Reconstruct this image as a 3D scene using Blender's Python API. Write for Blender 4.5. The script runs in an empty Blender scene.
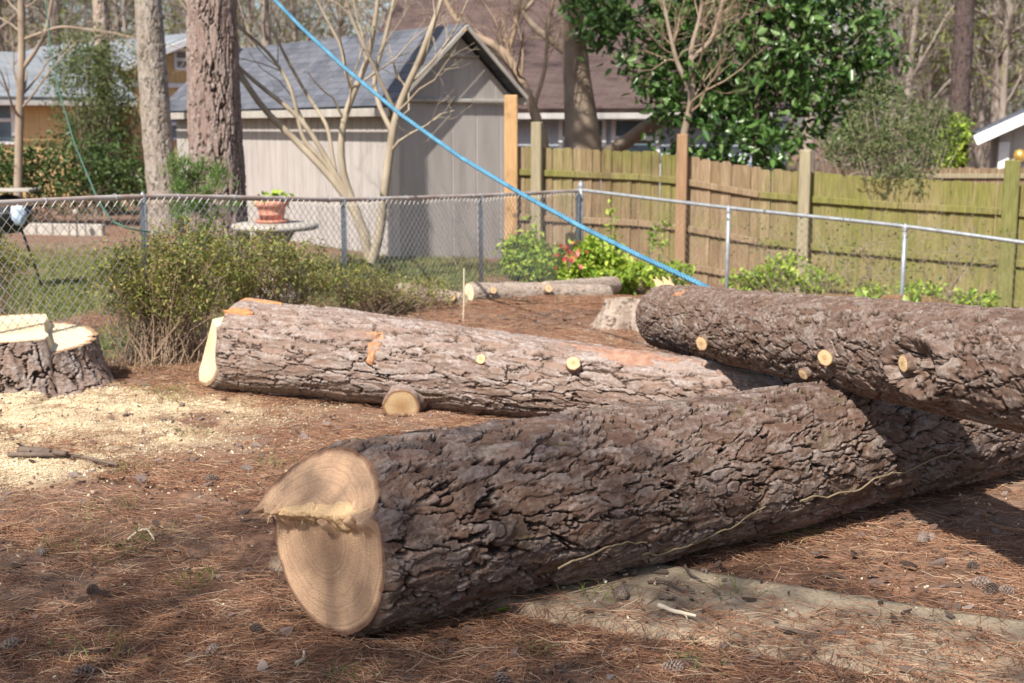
import bpy, math
import numpy as np
from mathutils import Vector, Matrix

# ------------------------------------------------------------------ camera, world, sun, exposure
SC = bpy.context.scene
COL = SC.collection
R = math.radians
EYE = np.array([0.0, 0.0, 1.7]); PITCH = R(9.47); FOC = 1280.0
cam_d = bpy.data.cameras.new("camera"); cam = bpy.data.objects.new("camera", cam_d); COL.objects.link(cam)
cam.location = EYE; cam.rotation_euler = (R(90) - PITCH, 0, 0)
cam_d.sensor_width = 36; cam_d.lens = 45; cam_d.clip_start = 0.05; cam_d.clip_end = 1500
cam_d.dof.use_dof = True; cam_d.dof.focus_distance = 4.8; cam_d.dof.aperture_fstop = 3.9
SC.camera = cam
SUN = np.array([0.45, 0.82, -1.0]); SUN = SUN / np.linalg.norm(SUN)      # the way the light travels
W = bpy.data.worlds.new("World"); SC.world = W; W.use_nodes = True
wn = W.node_tree; bg = wn.nodes["Background"]
sky = wn.nodes.new("ShaderNodeTexSky"); sky.sky_type = 'NISHITA'; sky.sun_disc = False
sky.sun_elevation = math.asin(-SUN[2]); sky.sun_rotation = math.atan2(-SUN[0], -SUN[1])
sky.air_density = 1.0; sky.dust_density = 2.0; sky.ozone_density = 1.0
wn.links.new(sky.outputs[0], bg.inputs[0]); bg.inputs[1].default_value = 0.095
sl = bpy.data.lights.new("sun", 'SUN'); so = bpy.data.objects.new("sun", sl); COL.objects.link(so)
sl.energy = 4.9; sl.angle = R(0.55); sl.color = (1.0, 0.945, 0.86)
so.rotation_euler = Vector(SUN).to_track_quat('-Z', 'Y').to_euler(); so.location = (-4, -8, 14)
SC.view_settings.view_transform = 'Standard'; SC.view_settings.look = 'None'
SC.view_settings.exposure = 0.78; SC.view_settings.gamma = 1; SC.view_settings.use_curve_mapping = False
SC.cycles.use_denoising = True
SC.cycles.max_bounces = 6; SC.cycles.diffuse_bounces = 3; SC.cycles.glossy_bounces = 2
SC.cycles.transmission_bounces = 3; SC.cycles.transparent_max_bounces = 6
SC.cycles.caustics_reflective = False; SC.cycles.caustics_refractive = False

# ------------------------------------------------------------------ numeric helpers
def nrm(v):
    v = np.asarray(v, float); return v / np.maximum(np.linalg.norm(v, axis=-1, keepdims=True), 1e-9)
def sst(a, b, x):
    t = np.clip((np.asarray(x, float) - a) / (b - a), 0, 1); return t * t * (3 - 2 * t)
_F = np.array([0, math.cos(PITCH), -math.sin(PITCH)]); _U = np.array([0, math.sin(PITCH), math.cos(PITCH)])
def _ray(px, py): return _F + (px - 512) / FOC * np.array([1.0, 0, 0]) - (py - 341.5) / FOC * _U
def at(px, py, Y):
    r = _ray(px, py); return EYE + r * (Y / r[1])
def gnd(px, py):                       # point of the terrain along a line of sight
    r = _ray(px, py); z = 0.0
    for _ in range(12):
        p = EYE + r * ((z - EYE[2]) / r[2]); z = 0.5 * z + 0.5 * float(H(p[0], p[1]))
    p[2] = H(p[0], p[1]); return p
def _hash(i, j, k, s):
    h = (i.astype(np.uint32) * np.uint32(374761393)) ^ (j.astype(np.uint32) * np.uint32(668265263)) ^ (k.astype(np.uint32) * np.uint32(2147483647 - 58)) ^ np.uint32((s * 1274126177 + 12345) & 0xffffffff)
    h = (h ^ (h >> np.uint32(13))) * np.uint32(1274126177); h = (h ^ (h >> np.uint32(16))) * np.uint32(2246822519)
    h = h ^ (h >> np.uint32(15)); return (h & np.uint32(0xffffff)).astype(np.float32) / np.float32(0xffffff)
def vnoise(p, s=0):
    p = np.asarray(p, np.float32); f = np.floor(p); i = f.astype(np.int64); w = p - f; w = w * w * (3 - 2 * w)
    r = 0
    for a in (0, 1):
        for b in (0, 1):
            for c in (0, 1):
                wt = (w[..., 0] if a else 1 - w[..., 0]) * (w[..., 1] if b else 1 - w[..., 1]) * (w[..., 2] if c else 1 - w[..., 2])
                r = r + wt * _hash(i[..., 0] + a, i[..., 1] + b, i[..., 2] + c, s)
    return r
def fbm(p, o=4, s=0):
    p = np.asarray(p, np.float32); a, t, r = 0.5, 0, 0
    for k in range(o): r = r + a * vnoise(p * (2.03 ** k) + 7.3 * k, s + k); t += a; a *= 0.5
    return r / t
def vor(p, s=0):                       # F1, F2, cell random, offset from the cell point
    p = np.asarray(p, np.float32); f = np.floor(p); i = f.astype(np.int64)
    sh = p.shape[:-1]; F1 = np.full(sh, 9, np.float32); F2 = F1.copy(); idr = np.zeros(sh, np.float32); off = np.zeros_like(p)
    for a in (-1, 0, 1):
        for b in (-1, 0, 1):
            for c in (-1, 0, 1):
                A, B, C = i[..., 0] + a, i[..., 1] + b, i[..., 2] + c
                hx = _hash(A, B, C, s); hy = _hash(A, B, C, s + 11); hz = _hash(A, B, C, s + 23)
                d = np.stack([p[..., 0] - A - hx, p[..., 1] - B - hy, p[..., 2] - C - hz], -1)
                m = np.sqrt((d * d).sum(-1)); n1 = m < F1
                F2 = np.where(n1, F1, np.minimum(F2, m)); F1 = np.where(n1, m, F1)
                idr = np.where(n1, (hx * 7.31 + hy * 3.7) % 1, idr); off = np.where(n1[..., None], d, off)
    return F1, F2, idr, off
def H(x, y):                           # terrain height
    x = np.asarray(x, float); y = np.asarray(y, float)
    s = x + 0.12 * (y - 9.3); sp = 0.5 * np.log1p(np.exp(np.clip(s / 0.5, -40, 40)))
    sp = 9.0 * np.tanh(sp / 9.0)
    h = -0.125 * sp * sst(6.5, 10.5, y)
    return h

# ------------------------------------------------------------------ mesh helpers
WL = {}
def link(o, root=None, loc=None):
    COL.objects.link(o)
    if root is not None:
        o.parent = root; WL[o] = WL[root]
    else:
        l = np.zeros(3) if loc is None else np.asarray(loc, float); o.location = l; WL[o] = l
    return o
def tag(o, label=None, cat=None, group=None, kind=None):
    if label: o["label"] = label
    if cat: o["category"] = cat
    if group: o["group"] = group
    if kind: o["kind"] = kind
    return o
def thing(name, loc, label, cat, group=None):
    return tag(link(bpy.data.objects.new(name, None), None, loc), label, cat, group)
def mk(name, parts, mat, root=None, loc=None, smooth=True, attrs=None, local=False):
    """parts: one (V, [faces...]) or a list of them -> ONE mesh object; V in world coordinates"""
    if isinstance(parts, tuple): parts = [parts]
    Vs, loops, starts, tot, n, st = [], [], [], [], 0, 0
    for V, Fs in parts:
        V = np.asarray(V, np.float32).reshape(-1, 3); Vs.append(V)
        for F in Fs:
            F = np.asarray(F, np.int64)
            if F.size == 0: continue
            k = F.shape[1]; loops.append((F + n).ravel()); starts.append(st + k * np.arange(len(F))); tot.append(np.full(len(F), k)); st += F.size
        n += len(V)
    V = np.concatenate(Vs); L = np.concatenate(loops); S = np.concatenate(starts); T = np.concatenate(tot)
    if not local:
        base = WL[root] if root is not None else (np.zeros(3) if loc is None else np.asarray(loc, float))
        V = V - base.astype(np.float32)
    me = bpy.data.meshes.new(name); me.vertices.add(len(V)); me.vertices.foreach_set("co", V.ravel())
    me.loops.add(len(L)); me.loops.foreach_set("vertex_index", L.astype(np.int32))
    me.polygons.add(len(S)); me.polygons.foreach_set("loop_start", S.astype(np.int32)); me.polygons.foreach_set("loop_total", T.astype(np.int32))
    me.polygons.foreach_set("use_smooth", np.full(len(S), bool(smooth)))
    for k, a in (attrs or {}).items():
        at_ = me.attributes.new(k, 'FLOAT', 'POINT'); at_.data.foreach_set("value", np.asarray(a, np.float32).ravel())
    me.update(calc_edges=True); me.validate()
    if mat is not None: me.materials.append(mat)
    o = bpy.data.objects.new(name, me); link(o, root, loc); return o
def gridF(nu, nv, wrap=True, flip=False):
    a = np.arange(nu - 1)[:, None]; m = nv if wrap else nv - 1; b = np.arange(m)[None, :]; c = (b + 1) % nv
    F = np.stack([a * nv + b, a * nv + c, (a + 1) * nv + c, (a + 1) * nv + b], -1).reshape(-1, 4)
    return F[:, ::-1] if flip else F
def tubes(paths, radii, sides=6, caps=False):
    """batch of tubes: paths (M,n,3), radii (M,n)"""
    P = np.asarray(paths, float); 
    if P.ndim == 2: P = P[None]
    M, n, _ = P.shape; rr = np.broadcast_to(np.asarray(radii, float), (M, n))
    T = nrm(np.gradient(P, axis=1)); ref = np.where(np.abs(T[:, :1, 2:3]) > 0.9, np.array([1.0, 0, 0]), np.array([0, 0, 1.0]))
    ref = np.broadcast_to(ref, T.shape); N = nrm(np.cross(T, ref)); B = np.cross(T, N)
    th = np.arange(sides) * 2 * np.pi / sides
    V = P[:, :, None] + rr[:, :, None, None] * (N[:, :, None] * np.cos(th)[None, None, :, None] + B[:, :, None] * np.sin(th)[None, None, :, None])
    F = (gridF(n, sides)[None] + (np.arange(M) * n * sides)[:, None, None]).reshape(-1, 4)
    Fs = [F]
    if caps:
        c0 = (np.arange(sides)[::-1][None] + (np.arange(M) * n * sides)[:, None]); c1 = (np.arange(sides)[None] + (n - 1) * sides + (np.arange(M) * n * sides)[:, None])
        Fs += [c0, c1]
    return V.reshape(-1, 3), Fs
def box(c, s, ax=None):
    """box centred c, full sizes s, optional 3x3 axes rows"""
    c = np.asarray(c, float); s = np.asarray(s, float) / 2; ax = np.eye(3) if ax is None else np.asarray(ax, float)
    b = min(0.012, 0.18 * s.min() * 2)
    V = []                                  # chamfered box: each corner gives three vertices
    for i in (-1, 1):
        for j in (-1, 1):
            for k in (-1, 1):
                sg = np.array([i, j, k], float)
                for d in range(3):
                    v = sg * s; v[[x for x in range(3) if x != d]] -= b * sg[[x for x in range(3) if x != d]]; V.append(v)
    idx = lambda i, j, k, d: ((i * 2 + j) * 2 + k) * 3 + d
    F4, F3 = [], []
    for i in (0, 1):
        F4.append([idx(i, a, b_, 0) for a, b_ in ((0, 0), (0, 1), (1, 1), (1, 0))])
        F4.append([idx(a, i, b_, 1) for a, b_ in ((0, 0), (1, 0), (1, 1), (0, 1))])
        F4.append([idx(a, b_, i, 2) for a, b_ in ((0, 0), (0, 1), (1, 1), (1, 0))])
    for i in (0, 1):
        for j in (0, 1):
            F4.append([idx(i, j, 0, 0), idx(i, j, 1, 0), idx(i, j, 1, 1), idx(i, j, 0, 1)])
            F4.append([idx(i, 0, j, 0), idx(i, 1, j, 0), idx(i, 1, j, 2), idx(i, 0, j, 2)])
            F4.append([idx(0, i, j, 1), idx(1, i, j, 1), idx(1, i, j, 2), idx(0, i, j, 2)])
            for k in (0, 1): F3.append([idx(i, j, k, 0), idx(i, j, k, 1), idx(i, j, k, 2)])
    V = c + np.array(V) @ ax; return V, [np.array(F4), np.array(F3)]
def lathe(c, prof, n=28):
    pr = np.asarray(prof, float); th = np.arange(n) * 2 * np.pi / n
    V = np.stack([pr[:, :1] * np.cos(th), pr[:, :1] * np.sin(th), np.repeat(pr[:, 1:2], n, 1)], -1) + np.asarray(c, float)
    return V.reshape(-1, 3), [gridF(len(pr), n)]
def leaves(C, size, aspect, rng, up=0.4, dirs=None, fold=0.35, six=False):
    """leaf blades at points C; returns part and a per-vertex random value"""
    C = np.asarray(C, float); n = len(C)
    d = nrm(rng.normal(size=(n, 3)) + (0 if dirs is None else dirs)); u = rng.normal(size=(n, 3)); u[:, 2] += up * 2
    s = nrm(np.cross(d, u)); nn = np.cross(s, d); L = (size * rng.uniform(0.6, 1.25, n))[:, None]; w = L * aspect
    if six:
        V = np.stack([C, C + d * L * .3 - s * w * .5 + nn * w * fold * .5, C + d * L * .72 - s * w * .42 + nn * w * fold * .4 - nn * L * .05,
                      C + d * L - nn * L * .16, C + d * L * .72 + s * w * .42 + nn * w * fold * .4 - nn * L * .05, C + d * L * .3 + s * w * .5 + nn * w * fold * .5], 1)
        F = np.array([[0, 3, 2, 1], [0, 5, 4, 3]]); k = 6
    else:
        V = np.stack([C, C + d * L * .5 - s * w * .5 + nn * w * fold * .5, C + d * L - nn * L * .1, C + d * L * .5 + s * w * .5 + nn * w * fold * .5], 1)
        F = np.array([[0, 2, 1], [0, 3, 2]]); k = 4
    F = (F[None] + (np.arange(n) * k)[:, None, None]).reshape(-1, F.shape[1])
    return (V.reshape(-1, 3), [F]), np.repeat(rng.uniform(size=n), k)
def blades(C, size, width, rng, lean=0.5, dirs=None):
    """grass blades / needles standing up from points C"""
    C = np.asarray(C, float); n = len(C); a = rng.uniform(0, 2 * np.pi, n)
    d = nrm(np.stack([np.cos(a) * lean * rng.uniform(0, 1.6, n), np.sin(a) * lean * rng.uniform(0, 1.6, n), np.ones(n)], -1) if dirs is None else dirs)
    s = nrm(np.cross(d, rng.normal(size=(n, 3)))); L = (size * rng.uniform(0.5, 1.2, n))[:, None]; w = width / 2
    m = C + d * L * .55; t = C + d * L + np.stack([np.cos(a), np.sin(a), -0.6 * np.ones(n)], -1) * L * .22 * lean * 2
    V = np.stack([C - s * w, C + s * w, m + s * w * .8, m - s * w * .8, t], 1)
    F4 = (np.array([[0, 1, 2, 3]])[None] + (np.arange(n) * 5)[:, None, None]).reshape(-1, 4); F3 = (np.array([[3, 2, 4]])[None] + (np.arange(n) * 5)[:, None, None]).reshape(-1, 3)
    return (V.reshape(-1, 3), [F4, F3]), np.repeat(rng.uniform(size=n), 5)
def spawn(P, r, nchild, lenf, ang, rng, up=0.15, n=6, t0=0.25, rf=0.55, wob=0.25, tip=0.3):
    """children branches growing from the paths P (M,n,3) with radii r"""
    M, n0, _ = P.shape; idx = np.repeat(np.arange(M), nchild); K = len(idx); t = rng.uniform(t0, 1.0, K) * (n0 - 1.001)
    i0 = t.astype(int); w = (t - i0)[:, None]; p0 = P[idx, i0] * (1 - w) + P[idx, i0 + 1] * w
    tg = nrm(P[idx, i0 + 1] - P[idx, i0]); rp = r[idx, i0] * (1 - w[:, 0]) + r[idx, i0 + 1] * w[:, 0]
    perp = nrm(np.cross(tg, rng.normal(size=(K, 3)))); a = ang * rng.uniform(0.6, 1.4, K)[:, None]
    d = nrm(tg * np.cos(a) + perp * np.sin(a)); Lp = np.linalg.norm(np.diff(P, axis=1), axis=2).sum(1)[idx]
    L = Lp * lenf * rng.uniform(0.5, 1.2, K); pts = [p0]; step = (L / (n - 1))[:, None]
    for k in range(n - 1):
        d = nrm(d + rng.normal(size=(K, 3)) * wob + np.array([0, 0, up])); pts.append(pts[-1] + d * step)
    Q = np.stack(pts, 1); rr = rp[:, None] * rf * np.linspace(1, tip, n)[None]
    return Q, rr
def poly(pts, n):
    """resample a polyline smoothly to n points"""
    p = np.asarray(pts, float); s = np.concatenate([[0], np.cumsum(np.linalg.norm(np.diff(p[:, :3], axis=0), axis=1))])
    # Catmull-Rom style: linear resample then light smoothing
    t = np.linspace(0, s[-1], n); q = np.stack([np.interp(t, s, p[:, k]) for k in range(p.shape[1])], -1)
    for _ in range(2): q[1:-1] = 0.25 * q[:-2] + 0.5 * q[1:-1] + 0.25 * q[2:]
    return q

# ------------------------------------------------------------------ materials
def mat_new(name, rough=0.8, spec=0.3):
    m = bpy.data.materials.new(name); m.use_nodes = True; nt = m.node_tree
    b = nt.nodes["Principled BSDF"]; b.inputs["Roughness"].default_value = rough; b.inputs["Specular IOR Level"].default_value = spec
    return m, nt, b
def N(nt, t, **kw):
    n = nt.nodes.new(t)
    for k, v in kw.items():
        if k.startswith("i_"):
            n.inputs[k[2:].replace("_", " ")].default_value = v
        else: setattr(n, k, v)
    return n
def coords(nt, scale=(1, 1, 1), kind="Object"):
    tc = N(nt, "ShaderNodeTexCoord"); mp = N(nt, "ShaderNodeMapping"); mp.inputs["Scale"].default_value = scale
    nt.links.new(tc.outputs[kind], mp.inputs["Vector"]); return mp.outputs[0]
def noise(nt, vec, scale=5, detail=5, rough=0.6):
    n = N(nt, "ShaderNodeTexNoise"); n.inputs["Scale"].default_value = scale; n.inputs["Detail"].default_value = detail; n.inputs["Roughness"].default_value = rough
    if vec is not None: nt.links.new(vec, n.inputs["Vector"])
    return n.outputs[0]
def ramp(nt, fac, stops):
    r = N(nt, "ShaderNodeValToRGB"); e = r.color_ramp.elements
    while len(e) < len(stops): e.new(0.5)
    for k, (p, c) in enumerate(stops):
        e[k].position = p; e[k].color = (c[0], c[1], c[2], 1) if hasattr(c, "__len__") else (c, c, c, 1)
    nt.links.new(fac, r.inputs[0]); return r.outputs[0]
def mix(nt, fac, a, b, mode='MIX'):
    m = N(nt, "ShaderNodeMix", data_type='RGBA', blend_type=mode)
    for s, v in ((m.inputs[0], fac), (m.inputs[6], a), (m.inputs[7], b)):
        if isinstance(v, (int, float)): s.default_value = v
        elif isinstance(v, (tuple, list)): s.default_value = (v[0], v[1], v[2], 1)
        else: nt.links.new(v, s)
    return m.outputs[2]
def attr(nt, name): 
    n = N(nt, "ShaderNodeAttribute"); n.attribute_name = name; return n.outputs["Fac"]
def bump(nt, b, h, strength=0.4, dist=0.01):
    n = N(nt, "ShaderNodeBump"); n.inputs["Strength"].default_value = strength; n.inputs["Distance"].default_value = dist
    nt.links.new(h, n.inputs["Height"]); nt.links.new(n.outputs[0], b.inputs["Normal"])
def simple(name, c1, c2, scale=8, rough=0.8, spec=0.3, bmp=0.0, sc3=(1, 1, 1), metal=0.0, dist=0.01):
    m, nt, b = mat_new(name, rough, spec); v = coords(nt, sc3); f = noise(nt, v, scale)
    nt.links.new(ramp(nt, f, [(0.3, c1), (0.7, c2)]), b.inputs["Base Color"]); b.inputs["Metallic"].default_value = metal
    if bmp: bump(nt, b, f, bmp, dist)
    return m
def leafmat(name, cols, rough=0.5, spec=0.4, trans=0.3):
    m, nt, b = mat_new(name, rough, spec); c = ramp(nt, attr(nt, "rnd"), [(k / (len(cols) - 1), x) for k, x in enumerate(cols)])
    nt.links.new(c, b.inputs["Base Color"]); tr = N(nt, "ShaderNodeBsdfTranslucent"); nt.links.new(mix(nt, 0.5, c, (0.9, 1.0, 0.3), 'MULTIPLY'), tr.inputs[0])
    ms = N(nt, "ShaderNodeMixShader"); ms.inputs[0].default_value = trans; out = nt.nodes["Material Output"]
    nt.links.new(b.outputs[0], ms.inputs[1]); nt.links.new(tr.outputs[0], ms.inputs[2]); nt.links.new(ms.outputs[0], out.inputs[0]); return m
def barkmat(name, fis, lo, mid, hi, moss=0.0, bscale=90):
    """plates from geometry attributes: pl = plate random, fi = 0 in fissure..1 on plate, su = flake random"""
    m, nt, b = mat_new(name, 0.85, 0.25); v = coords(nt)
    n1 = noise(nt, v, 26, 6, 0.7); n2 = noise(nt, v, 5, 4, 0.6)
    k = N(nt, "ShaderNodeMath", operation='MULTIPLY_ADD'); nt.links.new(attr(nt, "pl"), k.inputs[0]); k.inputs[1].default_value = 0.42; nt.links.new(n1, k.inputs[2])
    k2 = N(nt, "ShaderNodeMath", operation='MULTIPLY_ADD'); nt.links.new(attr(nt, "su"), k2.inputs[0]); k2.inputs[1].default_value = 0.35; nt.links.new(k.outputs[0], k2.inputs[2])
    r2 = N(nt, "ShaderNodeMath", operation='MULTIPLY'); nt.links.new(k2.outputs[0], r2.inputs[0]); r2.inputs[1].default_value = 0.78
    c = ramp(nt, r2.outputs[0], [(0.36, lo), (0.62, mid), (0.86, hi)])
    c = mix(nt, ramp(nt, n2, [(0.42, 0.0), (0.7, 0.4)]), c, mid)
    n4 = noise(nt, v, 55, 6, 0.8); c = mix(nt, ramp(nt, n4, [(0.40, 0.55), (0.56, 0.0)]), c, lo)
    fr_ = N(nt, "ShaderNodeMath", operation='FRACT'); k3 = N(nt, "ShaderNodeMath", operation='MULTIPLY'); nt.links.new(attr(nt, "pl"), k3.inputs[0]); k3.inputs[1].default_value = 7.3; nt.links.new(k3.outputs[0], fr_.inputs[0])
    c = mix(nt, ramp(nt, fr_.outputs[0], [(0.45, 0.0), (0.8, 0.35), (1.0, 0.4)]), c, tuple(x * q for x, q in zip(mid, (1.15, 0.92, 0.78))))
    c = mix(nt, ramp(nt, attr(nt, "fi"), [(0.1, 1.0), (0.8, 0.0)]), c, fis)
    if moss:
        n3 = noise(nt, v, 7, 5, 0.65); c = mix(nt, ramp(nt, n3, [(0.6, 0.0), (0.75, moss)]), c, (0.12, 0.12, 0.035))
    nt.links.new(c, b.inputs["Base Color"]); bump(nt, b, noise(nt, v, bscale, 6, 0.75), 0.7, 0.006); return m

M = {}
M['bark'] = barkmat("pine_bark", (0.018, 0.011, 0.008), (0.078, 0.046, 0.032), (0.150, 0.101, 0.078), (0.28, 0.23, 0.20), moss=0.3)
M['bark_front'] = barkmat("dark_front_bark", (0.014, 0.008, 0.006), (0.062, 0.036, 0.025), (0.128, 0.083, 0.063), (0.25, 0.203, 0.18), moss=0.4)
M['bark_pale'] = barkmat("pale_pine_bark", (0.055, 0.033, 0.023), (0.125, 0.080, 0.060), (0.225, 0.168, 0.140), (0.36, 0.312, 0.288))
M['bark_tree'] = barkmat("standing_pine_bark", (0.06, 0.042, 0.034), (0.13, 0.088, 0.072), (0.21, 0.158, 0.14), (0.32, 0.265, 0.24), bscale=60)
M['bark_moss'] = barkmat("mossy_pine_bark", (0.08, 0.065, 0.05), (0.15, 0.125, 0.10), (0.25, 0.215, 0.185), (0.38, 0.35, 0.32), moss=0.9, bscale=60)
M['bark_dark'] = barkmat("dark_pine_bark", (0.025, 0.018, 0.016), (0.06, 0.042, 0.038), (0.085, 0.06, 0.055), (0.12, 0.09, 0.085), bscale=60)
M['bark_grey'] = barkmat("grey_bark", (0.10, 0.075, 0.055), (0.21, 0.16, 0.125), (0.31, 0.25, 0.205), (0.43, 0.37, 0.32))
def cutmat(name, heart, sap, edge, ring=150.0, edge0=0.90):
    m, nt, b = mat_new(name, 0.75, 0.25); v = coords(nt); n1 = noise(nt, v, 9, 4, 0.55)
    rd = attr(nt, "rad"); k = N(nt, "ShaderNodeMath", operation='MULTIPLY_ADD'); nt.links.new(n1, k.inputs[0]); k.inputs[1].default_value = 0.035; nt.links.new(rd, k.inputs[2])
    s = N(nt, "ShaderNodeTexNoise", noise_dimensions='1D'); s.inputs["Scale"].default_value = ring; s.inputs["Detail"].default_value = 3; s.inputs["Roughness"].default_value = .6; nt.links.new(k.outputs[0], s.inputs["W"])
    rg = ramp(nt, s.outputs[0], [(0.36, 0.70), (0.5, .95), (0.62, 1.0)])
    c = ramp(nt, attr(nt, "rel"), [(0.15, heart), (0.55, sap), (edge0, sap), (edge0 + 0.05, edge), (1.0, edge)])
    c = mix(nt, 0.85, c, rg, 'MULTIPLY'); n2 = noise(nt, v, 18, 6, 0.7); c = mix(nt, ramp(nt, n2, [(0.35, 0.40), (0.7, 0.0)]), c, heart)
    w = coords(nt, (40, 40, 130)); n3 = noise(nt, w, 2, 4, .7); c = mix(nt, ramp(nt, n3, [(0.36, 0.35), (0.55, 0.0)]), c, (0.30, 0.17, 0.10))
    nt.links.new(c, b.inputs["Base Color"]); bump(nt, b, n3, 0.9, 0.006); return m
M['cut'] = cutmat("cut_pine", (0.38, 0.24, 0.15), (0.62, 0.405, 0.255), (0.13, 0.06, 0.04), ring=105, edge0=0.93)
M['cut_pale'] = cutmat("fresh_cut_pine", (0.72, 0.55, 0.33), (0.84, 0.72, 0.50), (0.25, 0.13, 0.08), ring=90)
M['cut_yellow'] = cutmat("stub_cut", (0.50, 0.30, 0.14), (0.70, 0.53, 0.31), (0.28, 0.15, 0.08), ring=220, edge0=0.86)
M['splint'] = simple("splintered_wood", (0.48, 0.29, 0.14), (0.70, 0.51, 0.30), 6, 0.7, 0.25, 0.6, (30, 30, 4))
M['inner'] = simple("torn_inner_bark", (0.24, 0.10, 0.05), (0.46, 0.25, 0.13), 30, 0.7, 0.3, 0.7)
M['paint'] = simple("orange_inner_bark", (0.36, 0.13, 0.05), (0.52, 0.24, 0.10), 40, 0.7, 0.3, 0.5)
M['rub'] = simple('rubbed_bark', (0.22, 0.11, 0.075), (0.40, 0.24, 0.17), 22, .85, .2, .8)
M['root'] = simple("dry_rootlet", (0.16, 0.12, 0.07), (0.24, 0.19, 0.115), 30)
# ------------------------------------------------------------------ ground
def graded(fine0, fine1, step, lo, hi, g=1.16):
    f = list(np.arange(fine0, fine1, step)); a = []; s = step; x = f[-1]
    while x < hi: s *= g; x += s; a.append(x)
    b = []; s = step; x = f[0]
    while x > lo: s *= g; x -= s; b.append(x)
    return np.array(b[::-1] + f + a)
STUMP = np.array([-3.27, 8.32])
def saw_mask(x, y):
    e = np.sqrt(((x + 3.1) / 1.8) ** 2 + ((y - 7.1) / 1.45) ** 2); n = fbm(np.stack([x * 1.6, y * 2.2, 0 * x], -1), 4, 3)
    return sst(1.15, 0.35, e + (n - 0.5) * 1.3) * sst(0.30, 0.5, fbm(np.stack([x * 5, y * 6, 0 * x], -1), 3, 5))
def grass_mask(x, y):                                   # lawn beyond the wire fence, left
    fx = x - (-2.67 + (y - 9.3) * 0.547); n = fbm(np.stack([x * .8, y * .8, 0 * x], -1), 3, 9)
    return sst(-0.1, -0.8, fx) * sst(8.6, 9.6, y) * sst(20, 15, y + (n - .5) * 3) * sst(0.28, 0.5, n)
gx = graded(-4.6, 5.2, 0.034, -160, 160); gy = graded(3.0, 10.5, 0.034, -60, 320)
GX, GY = np.meshgrid(gx, gy, indexing='ij'); GP = np.stack([GX, GY, 0 * GX], -1)
near = sst(16, 11, GY) * sst(9, 6, np.abs(GX))
GZ = H(GX, GY) + near * ((fbm(GP * 2.1, 4, 31) - 0.5) * 0.07 + (fbm(GP * 11, 4, 37) - 0.5) * 0.03 + (vnoise(GP * 27, 41) - 0.5) * 0.012)
sm = saw_mask(GX, GY); GZ += 0.07 * sm * sst(1.6, 0.2, np.hypot(GX - STUMP[0], GY - STUMP[1] + .5)) + 0.012 * sm
_v = 0.445 * GX + 0.896 * GY - (4.54 - 0.66); GZ = np.where((_v > -.03) & (_v < .69) & (GX < 4.5) & (GX > -1.2), np.minimum(GZ, .016), GZ)
m, nt, b = mat_new("pine_straw_ground", 0.95, 0.1)
v = coords(nt); n1 = noise(nt, v, 14, 9, 0.75); n2 = noise(nt, v, 1.3, 5, 0.6); n3 = noise(nt, v, 70, 5, 0.7)
c = ramp(nt, n1, [(0.30, (0.07, 0.043, 0.033)), (0.5, (0.19, 0.108, 0.072)), (0.62, (0.29, 0.165, 0.11)), (0.78, (0.40, 0.27, 0.195))])
c = mix(nt, ramp(nt, n2, [(0.45, 0.0), (0.62, 0.55)]), c, (0.24, 0.18, 0.135))
c = mix(nt, attr(nt, "saw"), c, ramp(nt, n3, [(0.3, (0.40, 0.30, 0.18)), (0.6, (0.62, 0.51, 0.34))]))
c = mix(nt, attr(nt, "gra"), c, ramp(nt, n1, [(0.35, (0.09, 0.10, 0.03)), (0.65, (0.17, 0.15, 0.06))]))
nt.links.new(c, b.inputs["Base Color"]); bump(nt, b, n3, 0.8, 0.012); M['ground'] = m
tag(mk("ground", (np.stack([GX, GY, GZ], -1).reshape(-1, 3), [gridF(len(gx), len(gy), False)]), m, attrs={"saw": sm, "gra": grass_mask(GX, GY)}), kind="structure")
from bisect import bisect
def GH(x, y):                                            # height of the built ground sheet
    x = np.asarray(x, float); y = np.asarray(y, float)
    i = np.clip(np.searchsorted(gx, x) - 1, 0, len(gx) - 2); j = np.clip(np.searchsorted(gy, y) - 1, 0, len(gy) - 2)
    u = np.clip((x - gx[i]) / (gx[i + 1] - gx[i]), 0, 1); w = np.clip((y - gy[j]) / (gy[j + 1] - gy[j]), 0, 1)
    return (1 - u) * (1 - w) * GZ[i, j] + u * (1 - w) * GZ[i + 1, j] + (1 - u) * w * GZ[i, j + 1] + u * w * GZ[i + 1, j + 1]

# the worn concrete path half under needles
PD = np.array([0.896, -0.445]); PN = np.array([0.445, 0.896]); PA = 4.54; PW = 0.66
pu = np.linspace(-3.0, 3.6, 190); pv = np.linspace(0, PW, 26); PU, PV = np.meshgrid(pu, pv, indexing='ij')
PX = PD[0] * PU + PN[0] * (PA - PW + PV); PY = PD[1] * PU + PN[1] * (PA - PW + PV)
pn = np.stack([PX, PY, 0 * PX], -1); top = 0.034 + (fbm(pn * 3, 3, 5) - .5) * 0.01 + (vnoise(pn * 40, 6) - .5) * .003
edge = np.minimum(PV, PW - PV); wear = (fbm(np.stack([PX * 9, PY * 9, 0 * PX], -1), 4, 77) - .5)
PZ = top - 0.05 * sst(0.030, 0.0, edge + wear * .006)
Vp = np.stack([PX, PY, PZ], -1)
m, nt, b = mat_new("worn_concrete", 0.9, 0.2); v = coords(nt); n1 = noise(nt, v, 6, 7, 0.7); n2 = noise(nt, v, 60, 4, 0.7)
c = ramp(nt, n1, [(0.36, (0.15, 0.10, 0.07)), (0.5, (0.27, 0.21, 0.15)), (0.7, (0.38, 0.325, 0.24))]); c = mix(nt, ramp(nt, n2, [(0.5, 0.0), (0.75, 0.5)]), c, (0.16, 0.11, 0.075))
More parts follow.
